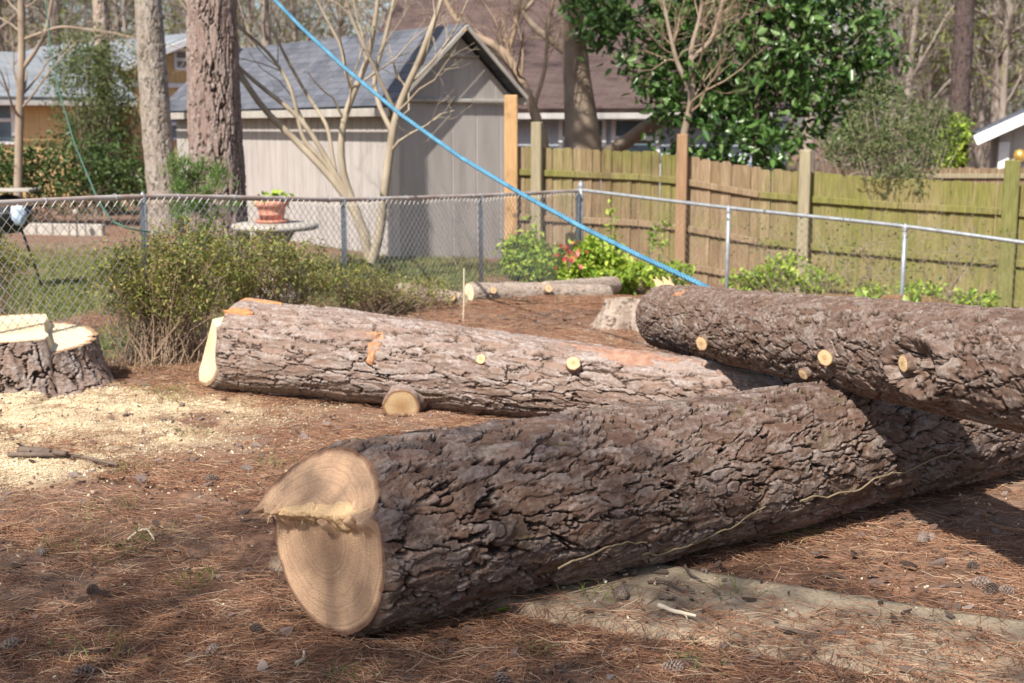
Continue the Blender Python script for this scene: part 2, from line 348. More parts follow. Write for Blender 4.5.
c = mix(nt, attr(nt, 'bare'), c, ramp(nt, n2, [(0.3, (0.20, 0.145, 0.095)), (0.5, (0.31, 0.25, 0.175)), (0.7, (0.40, 0.34, 0.25))])); nt.links.new(c, b.inputs["Base Color"]); bump(nt, b, n2, 0.6, 0.006)
tag(mk("path", (Vp.reshape(-1, 3), [gridF(190, 26, False)]), m, attrs={'bare': sst(PW * .74, PW * .82, PV + wear * .06) * .9}), kind="structure")

# ------------------------------------------------------------------ felled logs
def bark_field(X3, sc, seed):
    """layered bark: big furrowed plates, stepped smaller scales on them, thin flakes on those"""
    q = X3 / np.array(sc); ns = lambda f, k: np.stack([fbm(q * f, 3, seed + k), fbm(q * f + 31, 3, seed + k + 1), fbm(q * f + 67, 3, seed + k + 2)], -1) - .5
    wq = ns(.9, 1) * 1.5 + ns(4.2, 5) * .42
    F1, F2, idr, off = vor(q * np.array([.72, .72, .55]) + wq * .8, seed); e = F2 - F1
    open_ = sst(.22, .50, vnoise(q * 1.3 + 5, seed + 9)); fi = 1 - (1 - sst(0.0, 0.10, e)) * (0.35 + .65 * open_)
    p2 = q * np.array([1.35, 1.35, 1.0]) + 3.1 + wq * 1.0; G1, G2, id2, o2 = vor(p2, seed + 50); t2 = (o2 * (np.stack([id2, (id2 * 5.3) % 1, (id2 * 9.7) % 1], -1) - .5)).sum(-1)
    f2 = sst(0.0, .05, G2 - G1); p3 = q * np.array([2.9, 2.9, 2.0]) + 1.7 + wq * 1.9; K1, K2, id3, o3 = vor(p3, seed + 90); t3 = (o3 * (np.stack([id3, (id3 * 6.1) % 1, (id3 * 3.7) % 1], -1) - .5)).sum(-1)
    h = fi * (0.55 + 0.30 * idr + .14 * (off[..., 1] + off[..., 0]) * (idr - .5)) + fi * (0.50 * id2 + .16 * t2) * (.70 + .30 * f2) + fi * (.17 * id3 + .06 * t3) + 0.11 * (fbm(X3 * 60, 4, seed + 70) - .5)
    return h, idr * .5 + id2 * .5, np.minimum(fi, .45 + .55 * f2), id3
def make_log(name, root, P0, P1, r0, r1, nu, nv, seed, mat, depth=0.022, sc=(.07, .07, .12), end0=None, end1=None, bow=0.0, lump=0.035, extra=None, face0=None, face1=None, facename="cut_face", rings=70, taper=None, usex=None):
    P0 = np.asarray(P0, float); P1 = np.asarray(P1, float); L = np.linalg.norm(P1 - P0); a = (P1 - P0) / L
    p = np.cross(a, [0, 0, 1.0]); 
    if p[1] > 0: p = -p
    p = p / np.linalg.norm(p); q = np.cross(p, a); q = q if q[2] > 0 else -q
    t = np.linspace(0, 1, nu)[:, None]; th = (np.arange(nv) * 2 * np.pi / nv)[None]; T = np.broadcast_to(t, (nu, nv)); TH = np.broadcast_to(th, (nu, nv))
    r = (r0 + (r1 - r0) * T) if taper is None else taper(T)
    X3 = np.stack([r * np.cos(TH), r * np.sin(TH), T * L], -1) + seed * 3.7
    h, pl, fi, su = bark_field(X3, sc, seed)
    rr = r + lump * r0 * 2 * (fbm(X3 * np.array([2.2, 2.2, 1.3]), 3, seed + 5) - .5) * 2 + depth * (h - 0.6)
    info = dict(P0=P0, a=a, p=p, q=q, L=L)
    for fc, e_ in ((face0, T * L), (face1, (1 - T) * L)):
        if fc is not None: k_ = sst(0.0, 0.035, e_); rr = (rr.mean() + (rr - rr.mean()) * (.30 + .70 * k_)) if False else rr * k_ + (1 - k_) * (r + lump * r0 * 2 * (fbm(X3 * np.array([2.2, 2.2, 1.3]), 3, seed + 5) - .5) * 2 + depth * .12 * (h - .6) - .004)
    if extra is not None: rr = extra(T * L, TH, rr, X3)
    x = rr * np.cos(TH); y = rr * np.sin(TH); u = T * L
    s0 = end0(x, y) if end0 else 0.0 * x; s1 = end1(x, y) if end1 else 0.0 * x
    u = s0 + (L + s1 - s0) * T
    by = bow * 4 * T * (1 - T)
    V = P0 + a * u[..., None] + p * x[..., None] + q * (y + by)[..., None]
    at_ = {"pl": pl, "fi": fi, "su": su}
    o = mk(name, (V.reshape(-1, 3), [gridF(nu, nv, True, True)]), mat, root, attrs=at_)
    for k, fm, ef, sg in ((0, face0, end0, 1), (-1, face1, end1, -1)):
        if fm is None: continue
        rho = np.linspace(0.0, 1.0, rings)[:, None]; xx = x[k][None] * rho; yy = y[k][None] * rho
        ss = (ef(xx, yy) if ef else 0 * xx) + (0 if k == 0 else L); bump_ = (fbm(np.stack([xx * 60, yy * 14, 0 * xx], -1), 3, seed + 8) - .5) * .006 * (rho < .97)
        Vf = P0 + a * (ss + bump_)[..., None] + p * xx[..., None] + q * yy[..., None]
        f = mk(facename, (Vf.reshape(-1, 3), [gridF(rings, nv, True)]), fm, root, attrs={"rad": np.hypot(xx + .02, yy - .01), "rel": rho + 0 * xx + (vnoise(np.stack([xx * 25, yy * 25, 0 * xx], -1), 4) - .5) * .03})
    return o, info
def surf(info, u, th, r):                                # a point just at radius r of a log, and its outward direction
    n = info['p'] * math.cos(th) + info['q'] * math.sin(th); return info['P0'] + info['a'] * u + n * r, n
def stub(root, base, d, rad, ln, seed, barkm, cutm, slant=0.0, name="branch_stub"):
    """sawn-off branch stub with a bark sleeve and a pale cut face as its sub-part"""
    d = nrm(np.asarray(d, float)); ref = np.array([0, 0, 1.0]) if abs(d[2]) < .9 else np.array([1.0, 0, 0]); s = nrm(np.cross(d, ref)); w = np.cross(s, d)
    n, k = 40, 14; th = np.arange(n) * 2 * np.pi / n; t = np.linspace(0, 1, k)[:, None]
    q3 = np.stack([np.cos(th)[None] + 0 * t, np.sin(th)[None] + 0 * t, 3 * t + 0 * th[None]], -1) * 3 + seed
    rr = rad * (1 + .45 * (1 - t) ** 3 + .34 * (fbm(q3 * .55, 3, seed) - .5)); rr[-1] *= 0.97
    u = -0.05 + (ln + 0.05 + slant * rad * np.cos(th)[None]) * t
    X = rr * np.cos(th); Y = rr * np.sin(th); V = base + d * u[..., None] + s * X[..., None] + w * Y[..., None]
    o = mk(name, (V.reshape(-1, 3), [gridF(k, n)]), barkm, root, attrs={"pl": vnoise(q3 * .6, seed), "fi": 0.6 + 0.4 * vnoise(q3, seed + 2), "su": vnoise(q3 * 1.7, seed + 4)})
    rho = np.linspace(0, 1, 10)[:, None]; Xf = X[-1][None] * rho; Yf = Y[-1][None] * rho; uf = ln + slant * rad * rho * np.cos(th)[None] + .003 * (1 - rho)
    Vf = base + d * uf[..., None] + s * Xf[..., None] + w * Yf[..., None]
    mk("cut_face", (Vf.reshape(-1, 3), [gridF(10, n)]), cutm, o, attrs={"rad": np.hypot(Xf, Yf) , "rel": rho + 0 * Xf}); return o

# --- front log
B0 = np.array([-0.625, 4.155, 0.318]); B1 = np.array([3.15, 6.70, 0.275])
tB = thing("felled_log", (B0[0], B0[1], 0), "large front pine log with rings on its sawn end and a splintered hinge", "log", "felled pine logs")
def b_ridge(x): return 0.055 + 0.17 * (x + 0.3)
def b_end(x, y):
    rag = (vnoise(np.stack([x * 16, 0 * x, 0 * x], -1), 5) - .5) * .045 + (vnoise(np.stack([x * 55, 0 * x, 0 * x], -1), 6) - .5) * .022
    d = y - b_ridge(x); pr = -0.085 * np.clip((.20 - x) / .5, 0, 1); fade = np.exp(-np.clip(d, 0, 1) / .022)
    up = pr + d * 0.60 + (fbm(np.stack([x * 40, y * 5, 0 * x], -1), 3, 8) - .5) * .016 + fade * (vnoise(np.stack([x * 70, 0 * x, 0 * x], -1), 9) - .5) * .05
    low = 0.004 * (fbm(np.stack([x * 10, y * 10, 0 * x], -1), 3, 3) - .5)
    k = sst(-0.012, 0.004, d - rag); hang = sst(-0.075, -0.01, d - rag) * sst(.42, .8, vnoise(np.stack([x * 24, y * 10, 0 * x], -1), 12)) * -0.055
    return low * (1 - k) + up * k + hang * (1 - k) + 0.18 * x
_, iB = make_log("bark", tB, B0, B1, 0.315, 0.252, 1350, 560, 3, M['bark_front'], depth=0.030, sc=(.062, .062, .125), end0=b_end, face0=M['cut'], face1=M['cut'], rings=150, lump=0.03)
# splinters of the hinge
rg = np.random.default_rng(5); sp = []
for k in range(26):
    x = rg.uniform(-.29, .20); y = float(b_ridge(x)) - rg.uniform(0, .02); s = float(b_end(np.array(x), np.array(y + .035))); ln = rg.uniform(.015, .055)
    c = B0 + iB['a'] * (s + .02) + iB['p'] * x + iB['q'] * (y + .012); e = c - iB['a'] * ln * .6 - iB['q'] * rg.uniform(0.0, .045) + iB['p'] * rg.normal() * .012
    sp.append((np.stack([c + iB['a'] * .03, (c + e) / 2 + rg.normal(size=3) * .004, e]), [rg.uniform(.006, .012), rg.uniform(.003, .006), .0006]))
mk("splinter", tubes(np.array([s[0] for s in sp]), np.array([s[1] for s in sp]), 5), M['splint'], tB, smooth=False)
xs_ = np.linspace(-.285, .215, 240)[:, None]; tt_ = np.linspace(0, 1, 22)[None]; r_ = b_ridge(xs_); z1 = np.zeros_like(xs_); fj = lambda f, k: vnoise(np.concatenate([xs_ * f, z1, z1], -1), k)[:, None] - .5
wd_ = sst(-.29, -.22, xs_) * sst(.22, .12, xs_); tipS = -0.095 * np.clip((.22 - xs_) / .5, 0, 1) - .012 + fj(22, 41) * .035 + fj(90, 42) * .012; drop = (.030 + .045 * (fj(9, 43) + .5) ** 2 + fj(60, 44) * .02) * (.35 + .65 * wd_)
yA = .012 + .022 * (fj(12, 51) + .5) + .012 * (fj(45, 52) + .5); sA = b_end(xs_, r_ + yA) - .002; kn = [(0, sA, r_ + yA), (.35, tipS * .98, r_ + .006), (.5, tipS + .002, r_ - .008), (.78, tipS * .45 + .22 * xs_ * .5, r_ - drop * .7), (1, .22 * xs_ + .004, r_ - drop)]
kt = np.array([k[0] for k in kn]); Ss = np.stack([np.broadcast_to(k[1], xs_.shape)[:, 0] for k in kn], 1); Ys = np.stack([np.broadcast_to(k[2], xs_.shape)[:, 0] for k in kn], 1)
SS = np.stack([np.interp(tt_[0], kt, r) for r in Ss]) ; YY = np.stack([np.interp(tt_[0], kt, r) for r in Ys]); XX = xs_ + 0 * tt_; nz = fbm(np.stack([XX * 70, tt_ * 5 + 0 * XX, 0 * XX], -1), 4, 47) - .5; md = np.sin(np.pi * tt_) ** .6
SS = SS + nz * .015 * md; YY = YY + (fbm(np.stack([XX * 50, tt_ * 9 + 0 * XX, 0 * XX + 3], -1), 3, 48) - .5) * .009 * md
Vh = B0 + iB['a'] * SS[..., None] + iB['p'] * XX[..., None] + iB['q'] * YY[..., None]; mk("torn_hinge", (Vh.reshape(-1, 3), [gridF(240, 22, False)]), M['splint'], tB, smooth=False)
# rootlets of a climber still stuck along the near side
for k, (u0, u1, t0, t1) in enumerate(((1.15, 1.75, -0.62, -0.30), (1.95, 2.95, -0.34, -0.02), (0.75, 1.15, -0.42, -0.36))):
    n = 60; uu = np.linspace(u0, u1, n); tt = np.linspace(t0, t1, n) + (fbm(np.stack([uu * 7, 0 * uu, 0 * uu + k], -1), 4, 4) - .5) * .34
    pts = np.array([surf(iB, a_, b_, 0.315 - .011 * a_ + 0.026)[0] for a_, b_ in zip(uu, tt)])
    mk("climber_root", tubes(pts, np.linspace(.0045, .003, n), 6), M['root'], tB)

# --- rear left log
A0 = np.array([-1.76, 8.26, 0.30]); A1 = np.array([1.66, 6.78, 0.19])
tA = thing("felled_log", (A0[0], A0[1], 0), "pale sunlit pine log with orange scars, its notched end near the wide stump", "log", "felled pine logs")
def a_end(x, y): return -(0.25 + 0.12 * np.clip((0.16 - y) / 0.38, 0, 1)) * np.clip((.28 - x) / .30, 0, 1) * sst(0.165, 0.145, y)
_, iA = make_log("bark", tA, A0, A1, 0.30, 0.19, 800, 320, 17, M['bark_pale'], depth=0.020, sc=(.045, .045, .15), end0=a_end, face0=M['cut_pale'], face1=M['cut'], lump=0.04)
def patch(root, info, name, mat, u0, th0, du, dth, r, seed, thick=0.012):
    n = 26; U, T = np.meshgrid(np.linspace(-1, 1, n), np.linspace(-1, 1, n), indexing='ij'); e = np.hypot(U, T)
    w = 1.0 - e + (fbm(np.stack([U * 2.4, T * 2.4, 0 * U + seed], -1), 3, seed) - .5) * 1.5; hgt = sst(-0.02, .25, w) * thick * (0.5 + fbm(np.stack([U * 6, T * 6, 0 * U], -1), 3, seed + 1)) - 0.024 * (1 - sst(-0.05, .1, w))
    rr = (r(u0 + U * du) if callable(r) else r) + hgt; th = th0 + T * dth; nv_ = info['p'] * np.cos(th)[..., None] + info['q'] * np.sin(th)[..., None]
    V = info['P0'] + info['a'] * (u0 + U * du)[..., None] + nv_ * rr[..., None]; return mk(name, (V.reshape(-1, 3), [gridF(n, n, False, True)]), mat, root)
rA = lambda u: 0.30 - 0.0285 * u
tag(patch(tA, iA, "bark_scar", M['paint'], 0.14, 1.58, 0.16, .10, rA, 3), "orange scar along the top edge of the notched end")
tag(patch(tA, iA, "bark_scar", M['paint'], 0.09, 0.98, 0.11, .10, rA, 4), "orange scar below the top edge of the notched end")
tag(patch(tA, iA, "bark_scar", M['inner'], 1.12, 0.50, 0.055, .40, rA, 9, .02), "torn orange bark wound beside the lower branch stub")
tag(patch(tA, iA, "bark_scar", M['inner'], 1.07, 0.78, 0.07, .12, rA, 12, .02), "small torn orange wound high on the log")
tag(patch(tA, iA, "bark_scar", M['rub'], 2.85, 1.22, 0.72, .42, rA, 15, .006), "long rubbed rusty patch on the top of the log")
def stub_on(root, info, u, th, r, rad, ln, seed, bm, cm, tilt=(0, 0, 0), slant=0.0):
    b, n = surf(info, u, th, r); return stub(root, b, n + np.array(tilt), rad, ln, seed, bm, cm, slant)
stub_on(tA, iA, 1.32, -0.72, rA(1.3) - .02, 0.112, 0.11, 3, M['bark_pale'], M['cut_yellow'], (-.05, -.35, .25), .25)
stub_on(tA, iA, 1.82, 0.50, rA(1.8), 0.032, 0.025, 4, M['bark_pale'], M['cut_yellow'])
stub_on(tA, iA, 2.38, 0.62, rA(2.35), 0.042, 0.055, 5, M['bark_pale'], M['cut_yellow'], (.15, -.3, .1))

# --- upper right log, lying across the other two
C0 = at(661, 318, 8.10); C1 = at(1000, 373, 4.53); C1 = C0 + (C1 - C0) * 1.22; C0[2] += .012; C1[2] += .024
C0 = C0 + (C1 - C0) * 0.0
tC = thing("felled_log", (C0[0], C0[1], 0), "dark pine log with a rotten knot hole, lying across two other logs", "log", "felled pine logs")
LC = np.linalg.norm(C1 - C0); knotu = LC * 0.775
def c_extra(U, TH, rr, X3):
    d = np.sqrt(((U - knotu) / .20) ** 2 + (((TH + .06 + np.pi) % (2 * np.pi) - np.pi) / .50) ** 2); g = sst(1.0, 0.35, d)
    lumps = (fbm(X3 * 13, 3, 91) - .5) * .26 + (fbm(X3 * 34, 4, 92) - .5) * .13; ringb = np.exp(-((d - 1.0) / .25) ** 2) * .035
    e = U; nose = -0.05 * np.exp(-(e / .05) ** 2)
    return rr + g * (lumps - .045) + ringb + nose
_, iC = make_log("bark", tC, C0, C1, 0.190, 0.210, 820, 300, 29, M['bark'], depth=0.019, sc=(.042, .042, .09), extra=c_extra, face0=M['cut'], face1=M['cut'], lump=0.03)
rC = 0.197
b_, n_ = surf(iC, knotu - .085, -0.02, rC - .03); stub(tC, b_, n_ + iC['a'] * -.4, 0.034, 0.05, 31, M['bark'], M['cut_yellow'], .4, "broken_knot")
def c_stub(px, py, Y, rad, ln, seed, tilt=(0, 0, 0), slant=0.0):
    """put a stub where the line of sight meets the log"""
    d = nrm(_ray(px, py)); lo = None
    for s in np.arange(3.5, 9.5, 0.004):
        P = EYE + d * s; w = P - C0; u = w @ iC['a']; rad_v = w - iC['a'] * u
        if np.linalg.norm(rad_v) < rC: break
    n = nrm(rad_v); return stub(tC, C0 + iC['a'] * u + n * (rC - .005), n + np.array(tilt), rad, ln, seed, M['bark'], M['cut_yellow'], slant)
c_stub(707, 341, 7, .042, .05, 33, (0, -.5, .1)); c_stub(836, 357, 6, .036, .055, 34, (-.9, -.2, .1), .5); c_stub(812, 370, 6, .028, .05, 35, (-.9, -.1, -.2), .3)
b_, n_ = surf(iC, 0.06, 1.5, rC - .01)
sp = [(np.stack([b_ + iC['p'] * k * .02 + iC['a'] * .05, b_ + iC['p'] * k * .02 + np.array([0, 0, .02 + .012 * (k % 3)]), b_ + iC['p'] * k * .022 + np.array([-.02, 0, .05 + .02 * (k % 2)])]), [.016, .012, .003]) for k in range(-3, 3)]
mk("splinter", tubes(np.array([s[0] for s in sp]), np.array([s[1] for s in sp]), 6), M['splint'], tC, smooth=False)
patch(tC, iC, "bark_scar", M['inner'], 0.62, 1.05, .08, .18, rC, 21, .008)

# --- stump at the left
tS = thing("tree_stump", (STUMP[0], STUMP[1], 0), "wide freshly cut pine stump with a stepped pale top, ringed by sawdust", "stump")
nu, nv = 170, 420; th = np.arange(nv) * 2 * np.pi / nv; t = np.linspace(0, 1, nu)[:, None]; TH = np.broadcast_to(th[None], (nu, nv)); T = np.broadcast_to(t, (nu, nv))
def stump_top(x, y): 
    k = sst(-0.014, 0.014, x - 0.22 + .36 * y + (vnoise(np.stack([y * 9, 0 * y, 0 * y], -1), 3) - .5) * .03)
    lo = 0.335 - 0.03 * np.clip(x, -.6, .6) + .075 * y; return (1 - k) * (0.405 + .04 * y) + k * (lo) + (fbm(np.stack([x * 50, y * 50, 0 * x], -1), 3, 4) - .5) * .008
flare = 0.50 + 0.24 * (1 - T) ** 2.2 * (0.72 + .42 * np.cos(3 * TH + .6) + .30 * np.cos(5 * TH + 2.0)) + .05 * (1 - T)
X3 = np.stack([flare * np.cos(TH), flare * np.sin(TH), T * .45], -1) + 4.4
h, pl, fi, su = bark_field(X3, (.085, .085, .13), 61); rr = flare + .030 * (h - .6); x = rr * np.cos(TH); y = rr * np.sin(TH)
cx, cy = 0.50 * np.cos(TH), .50 * np.sin(TH); z = -0.10 + (stump_top(x[-1:], y[-1:]) + .10) * T
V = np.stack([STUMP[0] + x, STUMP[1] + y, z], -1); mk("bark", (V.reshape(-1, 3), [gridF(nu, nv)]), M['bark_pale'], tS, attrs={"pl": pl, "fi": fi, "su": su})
rho = np.linspace(0, 1, 110)[:, None]; xf = x[-1][None] * rho; yf = y[-1][None] * rho
V = np.stack([STUMP[0] + xf, STUMP[1] + yf, stump_top(xf, yf)], -1); mk("cut_face", (V.reshape(-1, 3), [gridF(110, nv)]), M['cut_pale'], tS, attrs={"rad": np.hypot(xf, yf), "rel": rho + 0 * xf})
pts = np.array([[STUMP[0] + a_ , STUMP[1] - b_, c_] for a_, b_, c_ in ((-.09, .525, .33), (-.04, .545, .27), (.0, .56, .21), (.04, .575, .15), (.06, .59, .09))])
mk("torn_wood", tubes(poly(pts, 20), np.linspace(.034, .016, 20) * (1 + .25 * np.sin(np.arange(20) * 1.1)), 8), M['splint'], tS)

# --- smaller grey logs behind
def small_log(label, pa, pb, r0, r1, seed, stubs=(), ms=None, f0=None, f1=None):
    P0, P1 = np.asarray(pa, float), np.asarray(pb, float); tt = thing("felled_log", ((P0 + P1) / 2)[:2].tolist() + [min(P0[2], P1[2]) - r0], label, "log", "thin grey logs behind")
    _, inf = make_log("bark", tt, P0, P1, r0, r1, 220, 90, seed, ms or M['bark_grey'], depth=.008, sc=(.04, .04, .07), face0=f0 or M['cut_pale'], face1=f1 or M['cut_pale'], rings=24, lump=.06)
    for (u, th_, rd, ln) in stubs: stub_on(tt, inf, u * inf['L'], th_, r0 - .01, rd, ln, seed + int(u * 10), M['bark_grey'], M['cut_yellow'], (.1, -.5, .1))
p = gnd(468, 306); q = gnd(608, 308)
small_log("thin grey limbed log with round cut knots lying behind the big logs", p + [0, .1, .11], q + [0, .1, .13], .115, .10, 71, ((.12, .35, .035, .05), (.5, .5, .045, .07)))
p = gnd(395, 303); q = gnd(462, 312)
p = gnd(545, 303); q = gnd(612, 296)
small_log("short grey log with a round white end, lying beyond the limbed log", p + [0, .5, .08], q + [0.05, .15, .11], .085, .10, 73)
p = gnd(492, 298); q = gnd(541, 296)
small_log("thin crooked grey limb with pale ends, on the litter near the fence", p + [0, .5, .05], q + [0, .3, .06], .055, .05, 74, ((.9, .5, .025, .04),))
p = gnd(395, 303); q = gnd(462, 312)
small_log("short pale grey log half hidden by the azalea shrubs", p + [0, .5, .07], q + [0, .3, .07], .075, .07, 72, ((.95, .3, .03, .05),))
p = gnd(600, 347)
tg = thing("tree_stump", p, "low grey stump with flaring roots behind the dark upper log", "stump"); tgp = WL[tg]
nu, nv = 60, 120; th = np.arange(nv) * 2 * np.pi / nv; T = np.linspace(0, 1, nu)[:, None] + 0 * th[None]; TH = th[None] + 0 * T
fl = 0.19 + .05 * np.cos(2 * TH + 1) + .40 * (1 - T) ** 1.5 * (0.55 + .45 * np.cos(3 * TH + 3.4) + .3 * np.cos(5 * TH)); X3 = np.stack([fl * np.cos(TH), fl * np.sin(TH), T * .4], -1)
h, pl, fi, su = bark_field(X3, (.06, .06, .1), 81); rr = fl + .022 * (h - .6); V = np.stack([p[0] + .30 + rr * np.cos(TH), p[1] + .25 + rr * np.sin(TH), p[2] - .08 + (.44 + .05 * np.cos(TH + 2)) * T], -1)
mk("bark", (V.reshape(-1, 3), [gridF(nu, nv)]), M['bark_grey'], tg, attrs={"pl": pl, "fi": fi, "su": su})
rho = np.linspace(0, 1, 24)[:, None]; Vf = np.stack([p[0] + .30 + rho * rr[-1] * np.cos(th), p[1] + .25 + rho * rr[-1] * np.sin(th), p[2] + .36 + .05 * np.cos(th + 2) * rho], -1)
mk("cut_face", (Vf.reshape(-1, 3), [gridF(24, nv)]), M['cut_yellow'], tg, attrs={"rad": rho * rr[-1], "rel": rho + 0 * th})
# ------------------------------------------------------------------ more materials
M['galv'] = simple("galvanised_steel", (0.22, 0.235, 0.25), (0.36, 0.375, 0.39), 14, 0.45, 0.5, metal=0.35)
M['rail_rust'] = simple("rusting_rail", (0.30, 0.19, 0.14), (0.52, 0.48, 0.45), 3.5, 0.6, 0.4, metal=0.2)
M['wire_old'] = simple("weathered_wire", (0.16, 0.15, 0.13), (0.26, 0.25, 0.22), 4, 0.6, 0.4)
M['wire'] = simple("fence_wire", (0.58, 0.55, 0.50), (0.76, 0.73, 0.68), 4, 0.5, 0.5, metal=0.2)
def woodfence():
    m, nt, b = mat_new("weathered_boards", 0.9, 0.15); v = coords(nt); g = coords(nt, (22, 22, 1.2)); n1 = noise(nt, g, 3, 5, 0.65); n2 = noise(nt, v, 1.1, 5, 0.6)
    c = ramp(nt, n1, [(0.3, (0.18, 0.12, 0.075)), (0.55, (0.31, 0.225, 0.145)), (0.75, (0.43, 0.335, 0.23))]); c = mix(nt, 0.75, c, ramp(nt, attr(nt, "rnd"), [(0, (0.55, 0.5, 0.42)), (1, (1, 1, 1))]), 'MULTIPLY')
    k = N(nt, "ShaderNodeMath", operation='MULTIPLY_ADD'); nt.links.new(n2, k.inputs[0]); k.inputs[1].default_value = 0.9; nt.links.new(attr(nt, "moss"), k.inputs[2])
    c = mix(nt, ramp(nt, k.outputs[0], [(0.62, 0.0), (1.1, 0.9)]), c, ramp(nt, n1, [(0.3, (0.10, 0.105, 0.025)), (0.7, (0.22, 0.215, 0.058))])); n7 = noise(nt, coords(nt, (9, 9, .5)), 2, 4, .7); c = mix(nt, ramp(nt, n7, [(0.5, 0.0), (0.75, 0.6)]), c, (0.07, 0.055, 0.03)); nt.links.new(c, b.inputs["Base Color"]); bump(nt, b, n1, 0.5, 0.01); return m
M['boards'] = woodfence()
M['newwood'] = simple("new_timber", (0.40, 0.23, 0.105), (0.52, 0.32, 0.155), 3, 0.7, 0.25, 0.3, (14, 14, 1))
M['oldpost'] = simple("grey_post", (0.22, 0.18, 0.12), (0.34, 0.30, 0.20), 3, 0.9, 0.2, 0.3, (14, 14, 1))
M['mosspost'] = simple("mossy_post", (0.10, 0.105, 0.03), (0.20, 0.19, 0.07), 5, 0.9, 0.2, 0.3, (8, 8, 1))
def siding(name, c1, c2, sc=(1, 1, 0.25), groove=None):
    m, nt, b = mat_new(name, 0.85, 0.2); v = coords(nt, sc); n1 = noise(nt, v, 4, 6, 0.65); c = ramp(nt, n1, [(0.3, c1), (0.7, c2)]); n5 = noise(nt, coords(nt, (5, 5, .35)), 1.5, 6, .7); c = mix(nt, ramp(nt, n5, [(0.48, 0.0), (0.8, 0.55)]), c, tuple(x * .55 for x in c1)); nt.links.new(c, b.inputs["Base Color"]); bump(nt, b, noise(nt, v, 40, 4), 0.15, 0.005); return m
M['shed'] = siding("painted_plywood", (0.33, 0.298, 0.278), (0.415, 0.378, 0.355))
M['shedtrim'] = siding("weathered_trim", (0.30, 0.27, 0.24), (0.42, 0.39, 0.35))
def shingles(name, a, b_, row=0.13):
    m, nt, b = mat_new(name, 0.92, 0.15); v = coords(nt); at2 = N(nt, "ShaderNodeUVMap"); br = N(nt, "ShaderNodeTexBrick"); nt.links.new(attr_vec(nt, "ruv"), br.inputs["Vector"])
    br.inputs["Scale"].default_value = 1.0; br.inputs["Brick Width"].default_value = 0.33; br.inputs["Row Height"].default_value = row; br.inputs["Mortar Size"].default_value = 0.006
    br.inputs["Color1"].default_value = (*a, 1); br.inputs["Color2"].default_value = (*b_, 1); br.inputs["Mortar"].default_value = (a[0] * .45, a[1] * .45, a[2] * .45, 1)
    n = noise(nt, v, 1.6, 5); c = mix(nt, ramp(nt, n, [(0.35, 0.0), (0.75, 0.5)]), br.outputs[0], tuple(min(1, x * 1.5) for x in b_)); nt.links.new(c, b.inputs["Base Color"]); bump(nt, b, br.outputs[1], -0.4, 0.01); return m
def attr_vec(nt, name):
    n = N(nt, "ShaderNodeAttribute"); n.attribute_name = name; return n.outputs["Vector"]
M['shingle_grey'] = shingles("grey_shingles", (0.065, 0.07, 0.085), (0.11, 0.115, 0.135))
M['shingle_brown'] = shingles("brown_shingles", (0.060, 0.040, 0.036), (0.098, 0.068, 0.062))
M['shingle_blue'] = shingles("blue_grey_shingles", (0.14, 0.155, 0.17), (0.20, 0.215, 0.235))
M['white'] = simple("white_paint", (0.70, 0.71, 0.73), (0.82, 0.82, 0.82), 6, 0.6, 0.3)
M['tanwall'] = siding("tan_siding", (0.58, 0.38, 0.18), (0.68, 0.48, 0.25))
M['bluewall'] = siding("pale_blue_siding", (0.42, 0.47, 0.54), (0.52, 0.57, 0.64))
M['greywall'] = siding("grey_siding", (0.42, 0.39, 0.37), (0.50, 0.47, 0.45))
M['glass'] = simple("window_glass", (0.10, 0.14, 0.18), (0.20, 0.26, 0.31), 2, 0.12, 0.6)
M['fascia'] = siding('grey_fascia', (0.34, 0.32, 0.31), (0.44, 0.42, 0.41))
M['darkwood'] = siding("dark_trim", (0.05, 0.045, 0.045), (0.09, 0.08, 0.08))
def slab(P, thick, mat, name, root, ruv=True):
    """a flat quad panel P (4 corners, ccw from outside) given real thickness; attribute ruv = distances along the panel"""
    P = np.asarray(P, float); n = nrm(np.cross(P[1] - P[0], P[3] - P[0])); V = np.concatenate([P, P - n * thick])
    F = np.array([[0, 1, 2, 3], [7, 6, 5, 4], [0, 4, 5, 1], [1, 5, 6, 2], [2, 6, 7, 3], [3, 7, 4, 0]])
    o = mk(name, (V, [F]), mat, root, smooth=False)
    if ruv:
        e = nrm(P[1] - P[0]); f = np.cross(n, e); uv = np.stack([(V - P[0]) @ e, (V - P[0]) @ f, 0 * V[:, 0]], -1)
        a = o.data.attributes.new("ruv", 'FLOAT_VECTOR', 'POINT'); a.data.foreach_set("vector", uv.astype(np.float32).ravel())
    return o
